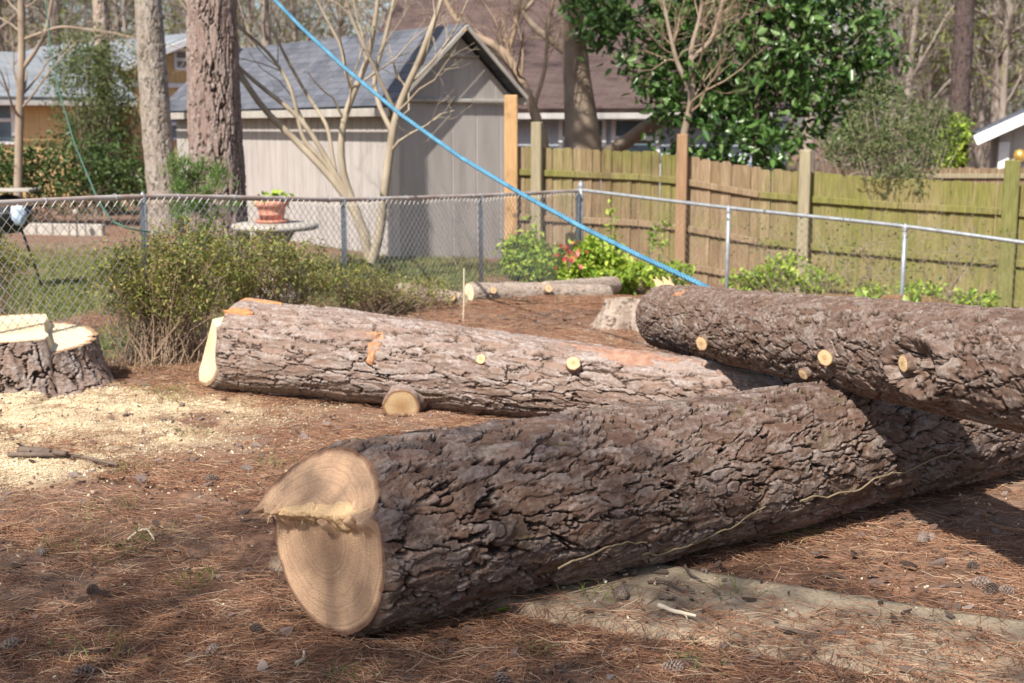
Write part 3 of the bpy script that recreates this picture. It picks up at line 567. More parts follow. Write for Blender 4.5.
def wallgrid(A, B_, z0, z1, thick, groove=0.2, out=None, gd=0.012, gw=0.012):
    """vertical grooved sheet wall from A to B (2D) as one mesh part; out = outward 2D normal"""
    A = np.asarray(A, float); B_ = np.asarray(B_, float); L = np.linalg.norm(B_ - A); d = (B_ - A) / L; nn = np.asarray(out, float)
    xs, ds = [0.0], [0.0]; x = groove
    while x < L - gw * 2:
        xs += [x - gw, x - gw * .4, x + gw * .4, x + gw]; ds += [0, -gd, -gd, 0]; x += groove
    xs.append(L); ds.append(0); xs = np.array(xs); ds = np.array(ds)
    zf = z1 if callable(z1) else (lambda s: np.full_like(s, z1)); f = np.stack([A[0] + d[0] * xs + nn[0] * ds, A[1] + d[1] * xs + nn[1] * ds], -1); k = A + d * xs[:, None] - nn * thick
    n = len(xs); V = np.concatenate([np.c_[f, np.full(n, z0)], np.c_[f, zf(xs)], np.c_[k, np.full(n, z0)], np.c_[k, zf(xs)]])
    i = np.arange(n - 1); F = np.concatenate([np.stack([i, i + 1, n + i + 1, n + i], -1), np.stack([2 * n + i, 3 * n + i, 3 * n + i + 1, 2 * n + i + 1], -1), np.stack([n + i, n + i + 1, 3 * n + i + 1, 3 * n + i], -1)])
    E_ = np.array([[0, n, 3 * n, 2 * n], [n - 1, 3 * n - 1, 4 * n - 1, 2 * n - 1]]); return V, [F, E_]

# ------------------------------------------------------------------ shed
shc = np.array(at(398, 92, 17.0)); ln_ = np.array([-.6, .8]); gd_ = np.array([.8, .6]); Ls, Ws = 7.4, 1.86
c00 = shc[:2]; c10 = c00 + gd_ * Ws; c01 = c00 + ln_ * Ls; c11 = c10 + ln_ * Ls; ez = shc[2] + .02; zb = float(H(*c00)) - .35
apx = at(459, 27, float((c00[1] + c10[1]) / 2))[2]; 
sh = thing("shed", [c00[0], c00[1], zb], "taupe gabled garden shed with grey shingle roof behind the wire fence", "shed")
mk("wall", wallgrid(c00, c01, zb, ez, .05, .2, (-gd_)), M['shed'], sh, smooth=False)
mk("wall", wallgrid(c10, c11, zb, ez, .05, .2, gd_), M['shed'], sh, smooth=False)
ins = 0.052; zg = ez - .10
mk("wall", wallgrid(c00 + gd_ * ins, c10 - gd_ * ins, zb, zg, .05, .4, (-ln_), gd=.004), M['shed'], sh, smooth=False)
mk("wall", wallgrid(c01 + gd_ * ins, c11 - gd_ * ins, zb, ez, .05, .4, ln_), M['shed'], sh, smooth=False)
gz = lambda s: zg + .02 + (apx - zg - .10) * (1 - np.abs(2 * s / Ws - 1))
mk("gable_panel", wallgrid(c00 - ln_ * .02, c10 - ln_ * .02, zg, lambda s: np.maximum(gz(s), zg + .02), .045, .31, (-ln_), gd=.004), M['shed'], sh, smooth=False)
mk("gable_panel", wallgrid(c01 + ln_ * .02, c11 + ln_ * .02, zg, lambda s: np.maximum(gz(s), zg + .02), .045, .31, ln_), M['shed'], sh, smooth=False)
D3 = lambda v, z: np.array([v[0], v[1], z]); ax_g = np.array([[gd_[0], gd_[1], 0], [ln_[0], ln_[1], 0], [0, 0, 1]])
mk("trim", box(D3(c00 + gd_ * Ws / 2 - ln_ * .045, zg - .02), (Ws + .10, .05, .05), ax_g), M['shedtrim'], sh, smooth=False)
mk("trim", box(D3(c00 + gd_ * Ws / 2 - ln_ * .045, zg + (apx - zg) * .60), (Ws * .36, .035, .03), ax_g), M['shedtrim'], sh, smooth=False)
mid = (c00 + c10) / 2; ov = .26; sl_ = (apx - ez) / (Ws / 2)
for sgn, e in ((-1, c00), (1, c10)):
    ov = .26 if sgn < 0 else .07; o2 = e + gd_ * sgn * ov; zo = ez - sl_ * ov + .04
    a_, b2 = D3(o2 - ln_ * .22, zo), D3(o2 + ln_ * (Ls + .25), zo); c_, d_ = D3(mid - ln_ * .22, apx + .04), D3(mid + ln_ * (Ls + .25), apx + .04)
    slab([b2, a_, c_, d_] if sgn < 0 else [a_, b2, d_, c_], .05, M['shingle_grey'], "roof", sh)
    mk("fascia", box((a_ + b2) / 2 + np.array([gd_[0] * sgn * .012, gd_[1] * sgn * .012, -.085]), (.03, Ls + .46, .11), ax_g), M['shedtrim'], sh, smooth=False)
    dv = nrm(c_ - a_); up_ = np.cross(dv, D3(ln_, 0)); mk("barge_board", box((a_ + c_) / 2 - D3(ln_, 0) * .03 + np.array([0, 0, -.05]), (np.linalg.norm(c_ - a_) + .02  , .03, .055), np.array([dv, D3(ln_, 0), np.cross(dv, D3(ln_, 0))])), M['shedtrim'], sh, smooth=False)
# new timber post at its corner
pp = at(511, 250, 16.6); zt = at(510, 95, 16.6)[2]
po = tag(mk("timber_post", box([pp[0], pp[1], (zt + float(H(pp[0], pp[1])) - .1) / 2], (.17, .14, zt - float(H(pp[0], pp[1])) + .1)), M['newwood'], None, [pp[0], pp[1], float(H(pp[0], pp[1]))], False), "tall new orange timber post standing at the right corner of the shed", "post")

# ------------------------------------------------------------------ wire fences
def wire_fence(label, posts, zt, ends, railm, wirem='wire', wr=.0025):
    """posts: ground xy list; zt: rail heights"""
    posts = np.asarray(posts, float); zt = np.asarray(zt, float); zg_ = H(posts[:, 0], posts[:, 1]); root = thing("chain_link_fence", [posts[0, 0], posts[0, 1], zg_[0]], label, "fence", "wire fences")
    for k, (p_, z_) in enumerate(zip(posts, zt)):
        big = k in ends; r_ = .033 if big else .024; h_ = z_ + (.06 if big else -.02)
        o = mk("post", tubes(np.array([[p_[0], p_[1], zg_[k] - .1], [p_[0], p_[1], (zg_[k] + h_) / 2], [p_[0], p_[1], h_]]), r_, 14, True), M['galv'], root)
        mk("post_cap", lathe([p_[0], p_[1], h_], [(r_ + .006, -.03), (r_ + .006, .005), (r_ * .8, .03), (.006, .05), (0, .052)], 14), M['galv'], o)
        for zz in ((z_ - .10, zg_[k] + .35, zg_[k] + .7) if big else ()): mk("tension_band", lathe([p_[0], p_[1], zz], [(r_ + .005, -.012), (r_ + .009, 0), (r_ + .005, .012)], 14), M['galv'], o)
    P3 = np.c_[posts, zt]; path = poly(P3, len(posts) * 6); mk("top_rail", tubes(path, .021, 12), railm, root)
    off = np.array([0.03, -0.03])   # the wire hangs on the camera side of the posts
    s = np.concatenate([[0], np.cumsum(np.linalg.norm(np.diff(posts, axis=0), axis=1))]); Ltot = s[-1]; pitch = .078
    hh = 1.16; k0 = np.arange(-hh, Ltot, pitch); A_, B2 = [], []
    f = lambda u: np.stack([np.interp(u, s, posts[:, 0]), np.interp(u, s, posts[:, 1])], -1)
    for sg in (1, -1):
        n = 18; tt = np.linspace(0, 1, n)[None]; u = k0[:, None] + hh * .98 * (tt if sg > 0 else 1 - tt); ok = (u >= 0) & (u <= Ltot); uc = np.clip(u, 0, Ltot)
        xy = f(uc); zz = np.interp(uc, s, zt) - .01 - hh * (1 - tt) + 0.012 * np.sin(uc * 5); V = np.concatenate([xy + off * (1 + .06 * sg), zz[..., None]], -1)
        good = ok.sum(1) >= 6
        for w_, o_ in zip(V[good], ok[good]):
            i = np.where(o_)[0]; w2 = w_[i[0]:i[-1] + 1]; q = np.stack([np.interp(np.linspace(0, len(w2) - 1, n), np.arange(len(w2)), w2[:, k]) for k in range(3)], -1); A_.append(q)
    mk("wire_mesh", tubes(np.array(A_), wr, 3), M[wirem], root)
    tie = [];  
    for u in np.arange(.3, Ltot, .62):
        p_ = f(np.array([u]))[0]; z_ = float(np.interp(u, s, zt)); th_ = np.linspace(0, 6.3, 9); d2 = (f(np.array([min(u + .05, Ltot)]))[0] - f(np.array([max(u - .05, 0)]))[0]); d2 /= np.linalg.norm(d2); nn = np.array([-d2[1], d2[0]])
        tie.append(np.stack([p_[0] + nn[0] * .026 * np.cos(th_), p_[1] + nn[1] * .026 * np.cos(th_), z_ + .026 * np.sin(th_)], -1))
    for q in tie: mk("wire_tie", tubes(q, .0045, 5), M['galv'], root)
    return root
f0 = np.array([-2.67, 9.3]); f3 = np.array([0.84, 15.7]); st_ = (f3 - f0) / 3
pl_ = [f0 - st_, f0, f0 + st_, f0 + 2 * st_, f3 - (f3 - f0) / np.linalg.norm(f3 - f0) * .09]
zl = [at(144, 196, 9.3)[2] + .02, at(144, 196, 9.3)[2], at(340, 200, pl_[2][1])[2], at(475, 196, pl_[3][1])[2], at(575, 191, 15.6)[2]]
wire_fence("sagging wire fence with rusty top rail in front of the shed", pl_, zl, (), M['rail_rust'])
pr_ = [f3, (2.43, 14.4), (4.02, 13.1), (5.6, 11.8), (7.2, 10.5)]
zr = [at(580, 190, 15.7)[2], at(728, 208, 14.4)[2], at(905, 226, 13.1)[2], at(1024, 248, 12.25)[2] - .03, at(1024, 248, 12.25)[2] - .16]
wire_fence("grey wire fence with steel posts before the mossy board fence", pr_, zr, (0,), M['galv'], 'wire_old', .0017)

# ------------------------------------------------------------------ board fence
pf = [(505, 146, 18.4), (537, 147, 18.3), (640, 151, 18.0), (683, 155, 17.85), (760, 168, 17.6), (806, 172, 17.4), (900, 178, 16.9), (1000, 183, 16.4), (1100, 190, 15.9), (1300, 205, 15.0)]
PFt = np.array([at(*p) for p in pf]); sF = np.concatenate([[0], np.cumsum(np.hypot(*np.diff(PFt[:, :2], axis=0).T))]); LF = sF[-1]
ff = lambda u: np.stack([np.interp(u, sF, PFt[:, k]) for k in range(3)], -1)
bf = thing("board_fence", [PFt[0, 0], PFt[0, 1], float(H(PFt[0, 0], PFt[0, 1]))], "tall wooden board fence, brown at one end and green with moss at the other", "fence")
rg = np.random.default_rng(11); parts, rn, ms_ = [], [], []; u = 0.0
nF = nrm(np.array([-(PFt[-1, 1] - PFt[0, 1]), (PFt[-1, 0] - PFt[0, 0])]))   # away from camera
dF = nrm(PFt[-1, :2] - PFt[0, :2]); axF = np.array([[dF[0], dF[1], 0], [nF[0], nF[1], 0], [0, 0, 1]])
while u < LF - .1:
    w = .138; c = ff(np.array([u + w / 2]))[0]; zt_ = c[2] + rg.normal() * .008; zb_ = float(H(c[0], c[1])) - .05
    xs = np.array([-.5, .5, .5, .33, -.33, -.5]) * (w + .010); zs = np.array([zb_, zb_, zt_ - .035, zt_, zt_, zt_ - .035]); tl = rg.normal() * .006; yo = rg.normal() * .0015 + (.007 if len(parts) % 2 else 0)
    F_ = np.c_[c[0] + dF[0] * (xs + tl * (zs - zb_)), c[1] + dF[1] * (xs + tl * (zs - zb_))] + nF * yo
    V = np.concatenate([np.c_[F_, zs], np.c_[F_ + nF * .02, zs]]); i = np.arange(6); j = (i + 1) % 6
    parts.append((V, [np.array([[0, 1, 2, 5], [2, 3, 4, 5], [6, 11, 8, 7], [8, 11, 10, 9]]), np.stack([i, i + 6, j + 6, j], -1)])); rn.append(np.full(12, rg.uniform()))
    mz = np.clip((c[0] - 1.6) / 3.0, 0, 1) * .50 + (.40 if c[0] < 2.3 else 0) * (np.concatenate([zs, zs]) > zt_ - .1) + rg.normal() * .05; ms_.append(np.full(12, 0) + mz); u += w
mk("boards", parts, M['boards'], bf, smooth=False, attrs={"rnd": np.concatenate(rn), "moss": np.concatenate(ms_)})
for dz, nm in ((-.36, 0), (-1.0, 1), (-1.52, 2)):
    for k in range(len(pf) - 1):
        a_, b2 = PFt[k], PFt[k + 1]; d = nrm(b2 - a_); cc = (a_ + b2) / 2 + np.array([-nF[0] * .024, -nF[1] * .024, dz]); bx = box(cc, (np.linalg.norm(b2 - a_) - .004, .04, .09), np.array([d, np.array([nF[0], nF[1], 0]), np.cross(d, [nF[0], nF[1], 0])]))
        mk("rail", bx, M['boards'], bf, smooth=False, attrs={"rnd": np.full(24, .6), "moss": np.full(24, .5 if (a_[0] > 2.6 or (nm == 0 and a_[0] < 2.0)) else .1)})
for px, tp, Y, mm in ((537, 122, 18.2, 'oldpost'), (683, 134, 17.75, 'newwood'), (806, 150, 17.25, 'oldpost'), (1013, 160, 16.2, 'mosspost'), (1210, 180, 15.2, 'mosspost')):
    t_ = at(px, tp, Y); g_ = float(H(t_[0], t_[1])) - .1; mk("post", box([t_[0] - nF[0] * .0, t_[1], (t_[2] + g_) / 2], (.15 if mm != 'mosspost' else .19, .11, t_[2] - g_), axF), M[mm] if mm != 'newwood' else simple("brown_post", (0.22, 0.13, 0.075), (0.32, 0.205, 0.12), 3, .9, .2, .3, (14, 14, 1)), bf, smooth=False)
b2_ = thing("board_fence", at(960, 180, 22), "older pale board fence glimpsed beyond the mossy fence top", "fence")
parts, rn = [], []
for k in range(40):
    c = at(912 + k * 3.2, 168 + rg.normal() * .6, 22.5); parts.append(box([c[0], c[1], c[2] - 1.0], (.05, .02, 2.0))); rn.append(np.full(24, rg.uniform()))
mk("boards", parts, M['boards'], b2_, smooth=False, attrs={"rnd": np.concatenate(rn), "moss": np.full(24 * 40, .12)})
mk("rail", box(at(975, 176, 22.46), (2.2, .03, .08)), M['oldpost'], b2_, smooth=False)

# ------------------------------------------------------------------ houses
def window(root, c, w, h, dirx, out, louver=False, mat='glass'):
    dirx = np.array([dirx[0], dirx[1], 0.0]); out = np.array([out[0], out[1], 0.0]); ax = np.array([dirx, out, [0, 0, 1]]); t = .09
    fr = mk("window", [box(np.asarray(c) + dirx * sx * (w / 2) + out * .03, (t, .08, h + t), ax) for sx in (-1, 1)] + [box(np.asarray(c) + np.array([0, 0, sz * h / 2]) + out * .028, (w - t - .004, .075, t), ax) for sz in (-1, 0, 1)], M['white'], root, smooth=False)
    if louver:
        mk("louver", [box(np.asarray(c) + np.array([0, 0, z]) + out * .02, (w - t - .01, .03, .045), ax) for z in np.arange(-h / 2 + .1, h / 2 - .06, .075)], M['shedtrim'], fr, smooth=False)
    mk("pane", box(np.asarray(c) + out * .008, (w - t, .012, h - .02), ax), M['glass'], fr, smooth=False); return fr
def house(label, A, B_, depth, zb, zw, rise, wallm, roofm, ovh=.5, gable=False, name="house"):
    """front wall A->B (left to right seen from camera); ridge parallel to it, or gable end facing when gable"""
    A = np.asarray(A, float); B_ = np.asarray(B_, float); d = nrm(B_ - A); o = np.array([d[1], -d[0]]); L = np.linalg.norm(B_ - A); C_, D_ = A - o * depth, B_ - o * depth
    r = thing(name, [A[0], A[1], zb], label, "house"); q = .11
    if not gable:
        for (p_, e_, ou) in ((A, B_, o), (C_, D_, -o)): mk("wall", wallgrid(p_, e_, zb, zw, .1, .35, ou), wallm, r, smooth=False)
        for (p_, e_, ou) in ((A - o * q, C_ + o * q, -d), (B_ - o * q, D_ + o * q, d)):
            L2 = np.linalg.norm(e_ - p_); mk("wall", wallgrid(p_, e_, zb, lambda s: zw + rise * (1 - np.abs(2 * s / L2 - 1)) - .06, .1, L2 / 20, ou), wallm, r, smooth=False)
        mr = (A + C_) / 2; k = rise / (depth / 2); zo = zw - k * ovh
        f1, f2, m1, m2, g1, g2 = D3(A + o * ovh - d * ovh, zo), D3(B_ + o * ovh + d * ovh, zo), D3(mr - d * ovh, zw + rise), D3(mr + d * (L + ovh), zw + rise), D3(C_ - o * ovh - d * ovh, zo), D3(D_ - o * ovh + d * ovh, zo)
        up = np.array([0, 0, .12])
        slab([f1 + up, f2 + up, m2 + up, m1 + up], .1, roofm, "roof", r); slab([g2 + up, g1 + up, m1 + up, m2 + up], .1, roofm, "roof", r)
        axh = np.array([D3(d, 0), D3(o, 0), [0, 0, 1]]); mk("fascia", box((f1 + f2) / 2 + np.array([0, 0, -.03]) + D3(o, 0) * .0, (L + 2 * ovh, .04, .12), axh), M['fascia'], r, smooth=False)
    else:
        mid = (A + B_) / 2
        mk("wall", wallgrid(A, B_, zb, lambda s: zw + rise * (1 - np.abs(2 * s / L - 1)) - .06, .1, L / 24, o), wallm, r, smooth=False)
        for (p_, e_, ou) in ((A - o * q, C_, -d), (B_ - o * q, D_, d)): mk("wall", wallgrid(p_, e_, zb, zw, .1, .35, ou), wallm, r, smooth=False)
        k = rise / (L / 2); zo = zw - k * ovh; up = np.array([0, 0, .12])
        for sg, e_ in ((-1, A), (1, B_)):
            a_, b2, c_, e2 = D3(e_ + d * sg * ovh + o * ovh, zo), D3(e_ + d * sg * ovh - o * (depth + ovh), zo), D3(mid + o * ovh, zw + rise), D3(mid - o * (depth + ovh), zw + rise)
            slab([b2 + up, a_ + up, c_ + up, e2 + up] if sg < 0 else [a_ + up, b2 + up, e2 + up, c_ + up], .1, roofm, "roof", r)
            dv = nrm(c_ - a_); mk("barge_board", box((a_ + c_) / 2 + D3(o, 0) * .03 + np.array([0, 0, -.02]), (np.linalg.norm(c_ - a_), .04, .20), np.array([dv, D3(o, 0), np.cross(dv, D3(o, 0))])), M['white'], r, smooth=False)
    return r, d, o
gz0 = lambda p: float(H(p[0], p[1])) - .3
A_ = at(-170, 98, 30); B2 = at(112, 92, 33)
hL, d, o = house("tan house with grey-blue roof and white window at the far left", A_[:2], B2[:2], 8, -.3, float(at(0, 95, 31)[2]), 1.15, M['tanwall'], M['shingle_blue'], .5)
wc = at(-4, 120, 31.75); ww = A_[:2] + d * ((wc[:2] - A_[:2]) @ d); window(hL, [ww[0], ww[1], wc[2]], .75, 1.1, d, o)
A_ = at(128, 60, 38); B2 = at(246, 60, 41)
hM, d, o = house("tan two storey house with louvered gable between the pine trunks", A_[:2], B2[:2], 9, -.3, float(at(150, 62, 38)[2]), .8, M['tanwall'], M['shingle_blue'], .5, gable=True)
L_ = np.linalg.norm(B2[:2] - A_[:2])
for px, py, w_, h_, lv in ((179, 60, .6, .55, True), (178, 124, 1.0, .9, False)):
    wc = at(px, py, 39.5); ww = A_[:2] + d * ((wc[:2] - A_[:2]) @ d); window(hM, [ww[0], ww[1], wc[2]], w_, h_, d, o, lv)
mk("trim", box(D3((A_[:2] + B2[:2]) / 2, float(at(178, 86, 39.5)[2])) + D3(o, 0) * .03, (L_, .06, .14), np.array([D3(d, 0), D3(o, 0), [0, 0, 1]])), M['white'], hM, smooth=False)
A_ = at(470, 116, 27); B2 = at(760, 121, 25.5)
hB, d, o = house("low house with long brown shingle roof and pale blue wall behind the board fence", A_[:2], B2[:2], 11, -.9, float(at(560, 104, 26.5)[2]), 2.0, M['bluewall'], M['shingle_brown'], .6)
for px in (585, 640): wc = at(px, 138, 26.6); ww = A_[:2] + d * ((wc[:2] - A_[:2]) @ d); window(hB, [ww[0], ww[1], wc[2]], .9, .8, d, o)
# its taller rear wing
A2 = A_[:2] - o * 4.6 + d * -3.4; B3 = A2 + d * 6.4
hW, d2, o2 = house("taller rear house with brown shingle roof above the low blue house", A2, B3, 9, -.9, float(at(530, 52, A2[1] + .5)[2]), 3.2, M['greywall'], M['shingle_brown'], .5)
A_ = at(999, 150, 25); B2 = at(1330, 150, 23.2)
hR, d, o = house("grey house corner with white barge board and wall lamp at the far right", A_[:2], B2[:2], 7, -1.3, float(at(990, 128, 25)[2]), 1.35, M['greywall'], M['shingle_grey'], .45, gable=True)
ax_ = np.array([D3(d, 0), D3(o, 0), [0, 0, 1]]); cb = A_[:2] + d * .09 + o * .02; mk("corner_board", box(D3(cb, (at(990, 134, 25)[2] - 1.4) / 2), (.2, .06, at(990, 134, 25)[2] + 1.1), ax_), M['white'], hR, smooth=False)
lc = at(1019, 155, 25); lw = A_[:2] + d * ((lc[:2] - A_[:2]) @ d) + o * .1
M['brass'] = simple("brass", (0.62, 0.40, 0.10), (0.75, 0.52, 0.18), 5, .35, .5, metal=.6)
mk("wall_lamp", lathe(D3(lw, lc[2]), [(0, .12), (.09, .09), (.12, 0), (.10, -.09), (.04, -.13), (0, -.14)], 14), M['brass'], hR)
# ------------------------------------------------------------------ trees
M['leaf_mag'] = leafmat("magnolia_leaf", [(0.025, 0.06, 0.012), (0.05, 0.115, 0.024), (0.10, 0.19, 0.045), (0.20, 0.29, 0.11)], .30, .55, .22)
M['leaf_az'] = leafmat("azalea_leaf", [(0.14, 0.09, 0.035), (0.14, 0.17, 0.04), (0.21, 0.24, 0.055), (0.36, 0.36, 0.10), (0.38, 0.25, 0.11)], .5, .4, .4)
M['leaf_bright'] = leafmat("bright_leaf", [(0.14, 0.24, 0.03), (0.24, 0.36, 0.04), (0.36, 0.48, 0.06), (0.48, 0.54, 0.10)], .5, .4, .35)
M['leaf_hedge'] = leafmat("hedge_leaf", [(0.02, 0.045, 0.012), (0.04, 0.08, 0.02), (0.075, 0.12, 0.03), (0.13, 0.17, 0.05)], .45, .4, .25)
M['leaf_soft'] = leafmat("soft_leaf", [(0.06, 0.09, 0.03), (0.10, 0.14, 0.05), (0.15, 0.18, 0.07), (0.20, 0.21, 0.10)], .6, .3, .35)
M['needle_green'] = leafmat("pine_foliage", [(0.10, 0.14, 0.03), (0.17, 0.20, 0.05), (0.26, 0.27, 0.07)], .6, .3, .35)
M['cedar'] = leafmat("cedar_foliage", [(0.07, 0.14, 0.03), (0.12, 0.21, 0.05), (0.20, 0.29, 0.08)], .6, .3, .35)
M['sprout'] = leafmat("pale_sprout", [(0.30, 0.42, 0.10), (0.45, 0.56, 0.18)], .5, .4, .4)
M['myrtle'] = simple("crepe_myrtle_bark", (0.22, 0.175, 0.125), (0.40, 0.335, 0.25), 5, .7, .3, .25, (1, 1, .35))
M['twig'] = simple("grey_twig", (0.20, 0.15, 0.11), (0.34, 0.27, 0.21), 3, .85, .2)
M['twig_warm'] = simple("warm_twig", (0.24, 0.165, 0.11), (0.38, 0.28, 0.20), 3, .85, .2)
M['twig_far'] = simple("far_twig", (0.20, 0.165, 0.14), (0.34, 0.29, 0.25), .3, .9, .1)
M['twig_dark'] = simple("dark_twig", (0.06, 0.045, 0.03), (0.13, 0.10, 0.07), 3, .85, .2)
def trunk_mesh(pts, rad, nu, nv, seed, depth, sc):
    P = poly(np.c_[np.asarray(pts, float), np.asarray(rad, float)], nu); c, r = P[:, :3], P[:, 3]; s = np.concatenate([[0], np.cumsum(np.linalg.norm(np.diff(c, axis=0), axis=1))])
    th = np.arange(nv) * 2 * np.pi / nv; ca, sa = np.cos(th)[None], np.sin(th)[None]; X3 = np.stack([r[:, None] * ca, r[:, None] * sa, s[:, None] + 0 * ca], -1) + seed * 2.3
    h, pl, fi, su = bark_field(X3, sc, seed); rr = r[:, None] + depth * (h - .6); T = nrm(np.gradient(c, axis=0)); X = nrm(np.cross(np.array([0, 1.0, 0]), T)); Y = np.cross(T, X)
    V = c[:, None] + X[:, None] * (rr * ca)[..., None] + Y[:, None] * (rr * sa)[..., None]; return (V.reshape(-1, 3), [gridF(nu, nv)]), {"pl": pl, "fi": fi, "su": su}
def standing_pine(label, px, w, Y, tops, mat, seed, hi=13.5, nu=260, nv=130, depth=.022, sc=(.07, .07, .13), group="standing pine trees", crown=True):
    """px: list of (x, y) points down the trunk centre, w: widths in px at these points"""
    pts = [at(x, y, Y) for x, y in px]; rad = [q / 2 * Y * 1.012 / FOC for q in w]; b0 = pts[-1]; g = float(H(b0[0], b0[1]))
    dv = (pts[0] - pts[-1]) / (pts[0][2] - pts[-1][2]); low = pts[-1] - dv * (pts[-1][2] - g + .15); pts.append(low); rad.append(rad[-1] * 1.22)
    topz = hi; tp = pts[0] + dv * (topz - pts[0][2]); pts = [tp] + pts; rad = [rad[0] * .45] + rad; root = thing("pine_tree", [low[0], low[1], g], label, "tree", group)
    pts = pts[::-1]; rad = rad[::-1]; zc = np.array([p[2] for p in pts]); k = 4.6   # detailed lower bole, plain upper bole
    cut = np.array([np.interp(k, zc, np.array(pts)[:, j]) for j in range(3)]); rc = np.interp(k, zc, rad); lo = [(p, r) for p, r in zip(pts, rad) if p[2] < k] + [(cut, rc)]
    prt, a = trunk_mesh([p for p, _ in lo], [r for _, r in lo], nu, nv, seed, depth, sc); mk("trunk", prt, mat, root, attrs=a)
    up = poly(np.c_[np.array([cut - dv * .05, (cut + tp) / 2, tp]), [rc, rc * .75, rc * .4]], 30); mk("upper_trunk", tubes(up[:, :3], up[:, 3], 20), mat, root, attrs={"pl": np.full(600, .5), "fi": np.full(600, .8), "su": np.full(600, .5)})
    if crown:
        rg = np.random.default_rng(seed); P, r = up[None, 12:, :3], up[None, 12:, 3]; Q, rq = spawn(P, r, 26, .45, 1.35, rg, .04, 7, .1, .45); Q2, rq2 = spawn(Q, rq, 7, .45, .8, rg, .05, 5, .3)
        (V1, F1), (V2, F2) = tubes(Q, rq, 5), tubes(Q2, rq2, 4); mk("branches", [(V1, F1), (V2, F2)], M['twig'], root)
        C = np.repeat(Q2[:, -1], 26, 0) + rg.normal(size=(len(Q2) * 26, 3)) * .12; dr = nrm(rg.normal(size=C.shape) + [0, 0, .4]); bl, rn = blades(C, .22, .02, rg, .2, dr); mk("foliage", bl, M['needle_green'], root, attrs={"rnd": rn})
    return root
standing_pine("thick reddish pine trunk standing against the left side of the shed", [(211, -30), (212, 0), (213, 60), (215, 120), (217, 190)], [43, 44, 46, 48, 52], 14.0, 0, M['bark_tree'], 41, nu=460, nv=240, depth=.034, sc=(.055, .055, .22))
standing_pine("pale leaning pine trunk with green moss on its right flank", [(146, -30), (148, 0), (152, 60), (156, 120), (163, 190)], [24, 24, 26, 27, 29], 21.0, 0, M['bark_moss'], 42)
standing_pine("slim grey trunk rising from the dark hedge", [(99, -30), (100, 0), (104, 80), (108, 150)], [13, 13, 14, 15], 26.0, 0, M['bark_grey'], 43, nu=160, nv=80)
standing_pine("dark straight pine trunk beyond the board fence near the right house", [(966, -30), (965, 0), (961, 80), (956, 165)], [17, 17.5, 18, 19], 28.0, 0, M['bark_dark'], 44)
def woody(label, stems, mat, seed, levels, name="bare_tree", cat="tree", group=None, base=None, twigmat=None, buds=0):
    """stems: list of (points, radii); twig levels: list of spawn kwargs"""
    rg = np.random.default_rng(seed); n = 24; PS, RS = [], []
    for pts, rad in stems:
        q = poly(np.c_[np.asarray(pts, float), np.interp(np.linspace(0, 1, len(pts)), np.linspace(0, 1, len(rad)), rad)], n); PS.append(q[:, :3]); RS.append(q[:, 3])
    PS, RS = np.array(PS), np.array(RS); b = PS[0, 0] if base is None else base; root = thing(name, [b[0], b[1], min(b[2], float(H(b[0], b[1])))], label, cat, group)
    kk = fbm(PS * 6, 2, seed)[..., None]; PSj = PS + (kk - .5) * .0; RS = RS * (.84 if name == 'crepe_myrtle' else 1); mk("trunk", tubes(PSj, RS * (1 + .12 * (fbm(PS * 5, 2, seed + 3) - .5)), 14), mat, root)
    P, r = PS, RS; out = []
    for lv in levels:
        kw = dict(lv); P, r = spawn(P, r, kw.pop("k"), kw.pop("len"), kw.pop("ang"), rg, **kw); out.append(tubes(P, np.maximum(r, .0016), 5))
    if out: mk("twigs", out, twigmat or mat, root)
    if buds:
        C = P[rg.integers(0, len(P), buds), -1]; lf, rn = leaves(C, .05, .7, rg); mk("seed_pods", lf, M['newwood'], root)
    return root
def pxs(Y, *pp): return [at(x, y, Y + (dy[0] if dy else 0)) for x, y, *dy in pp]
Ym = 14.6
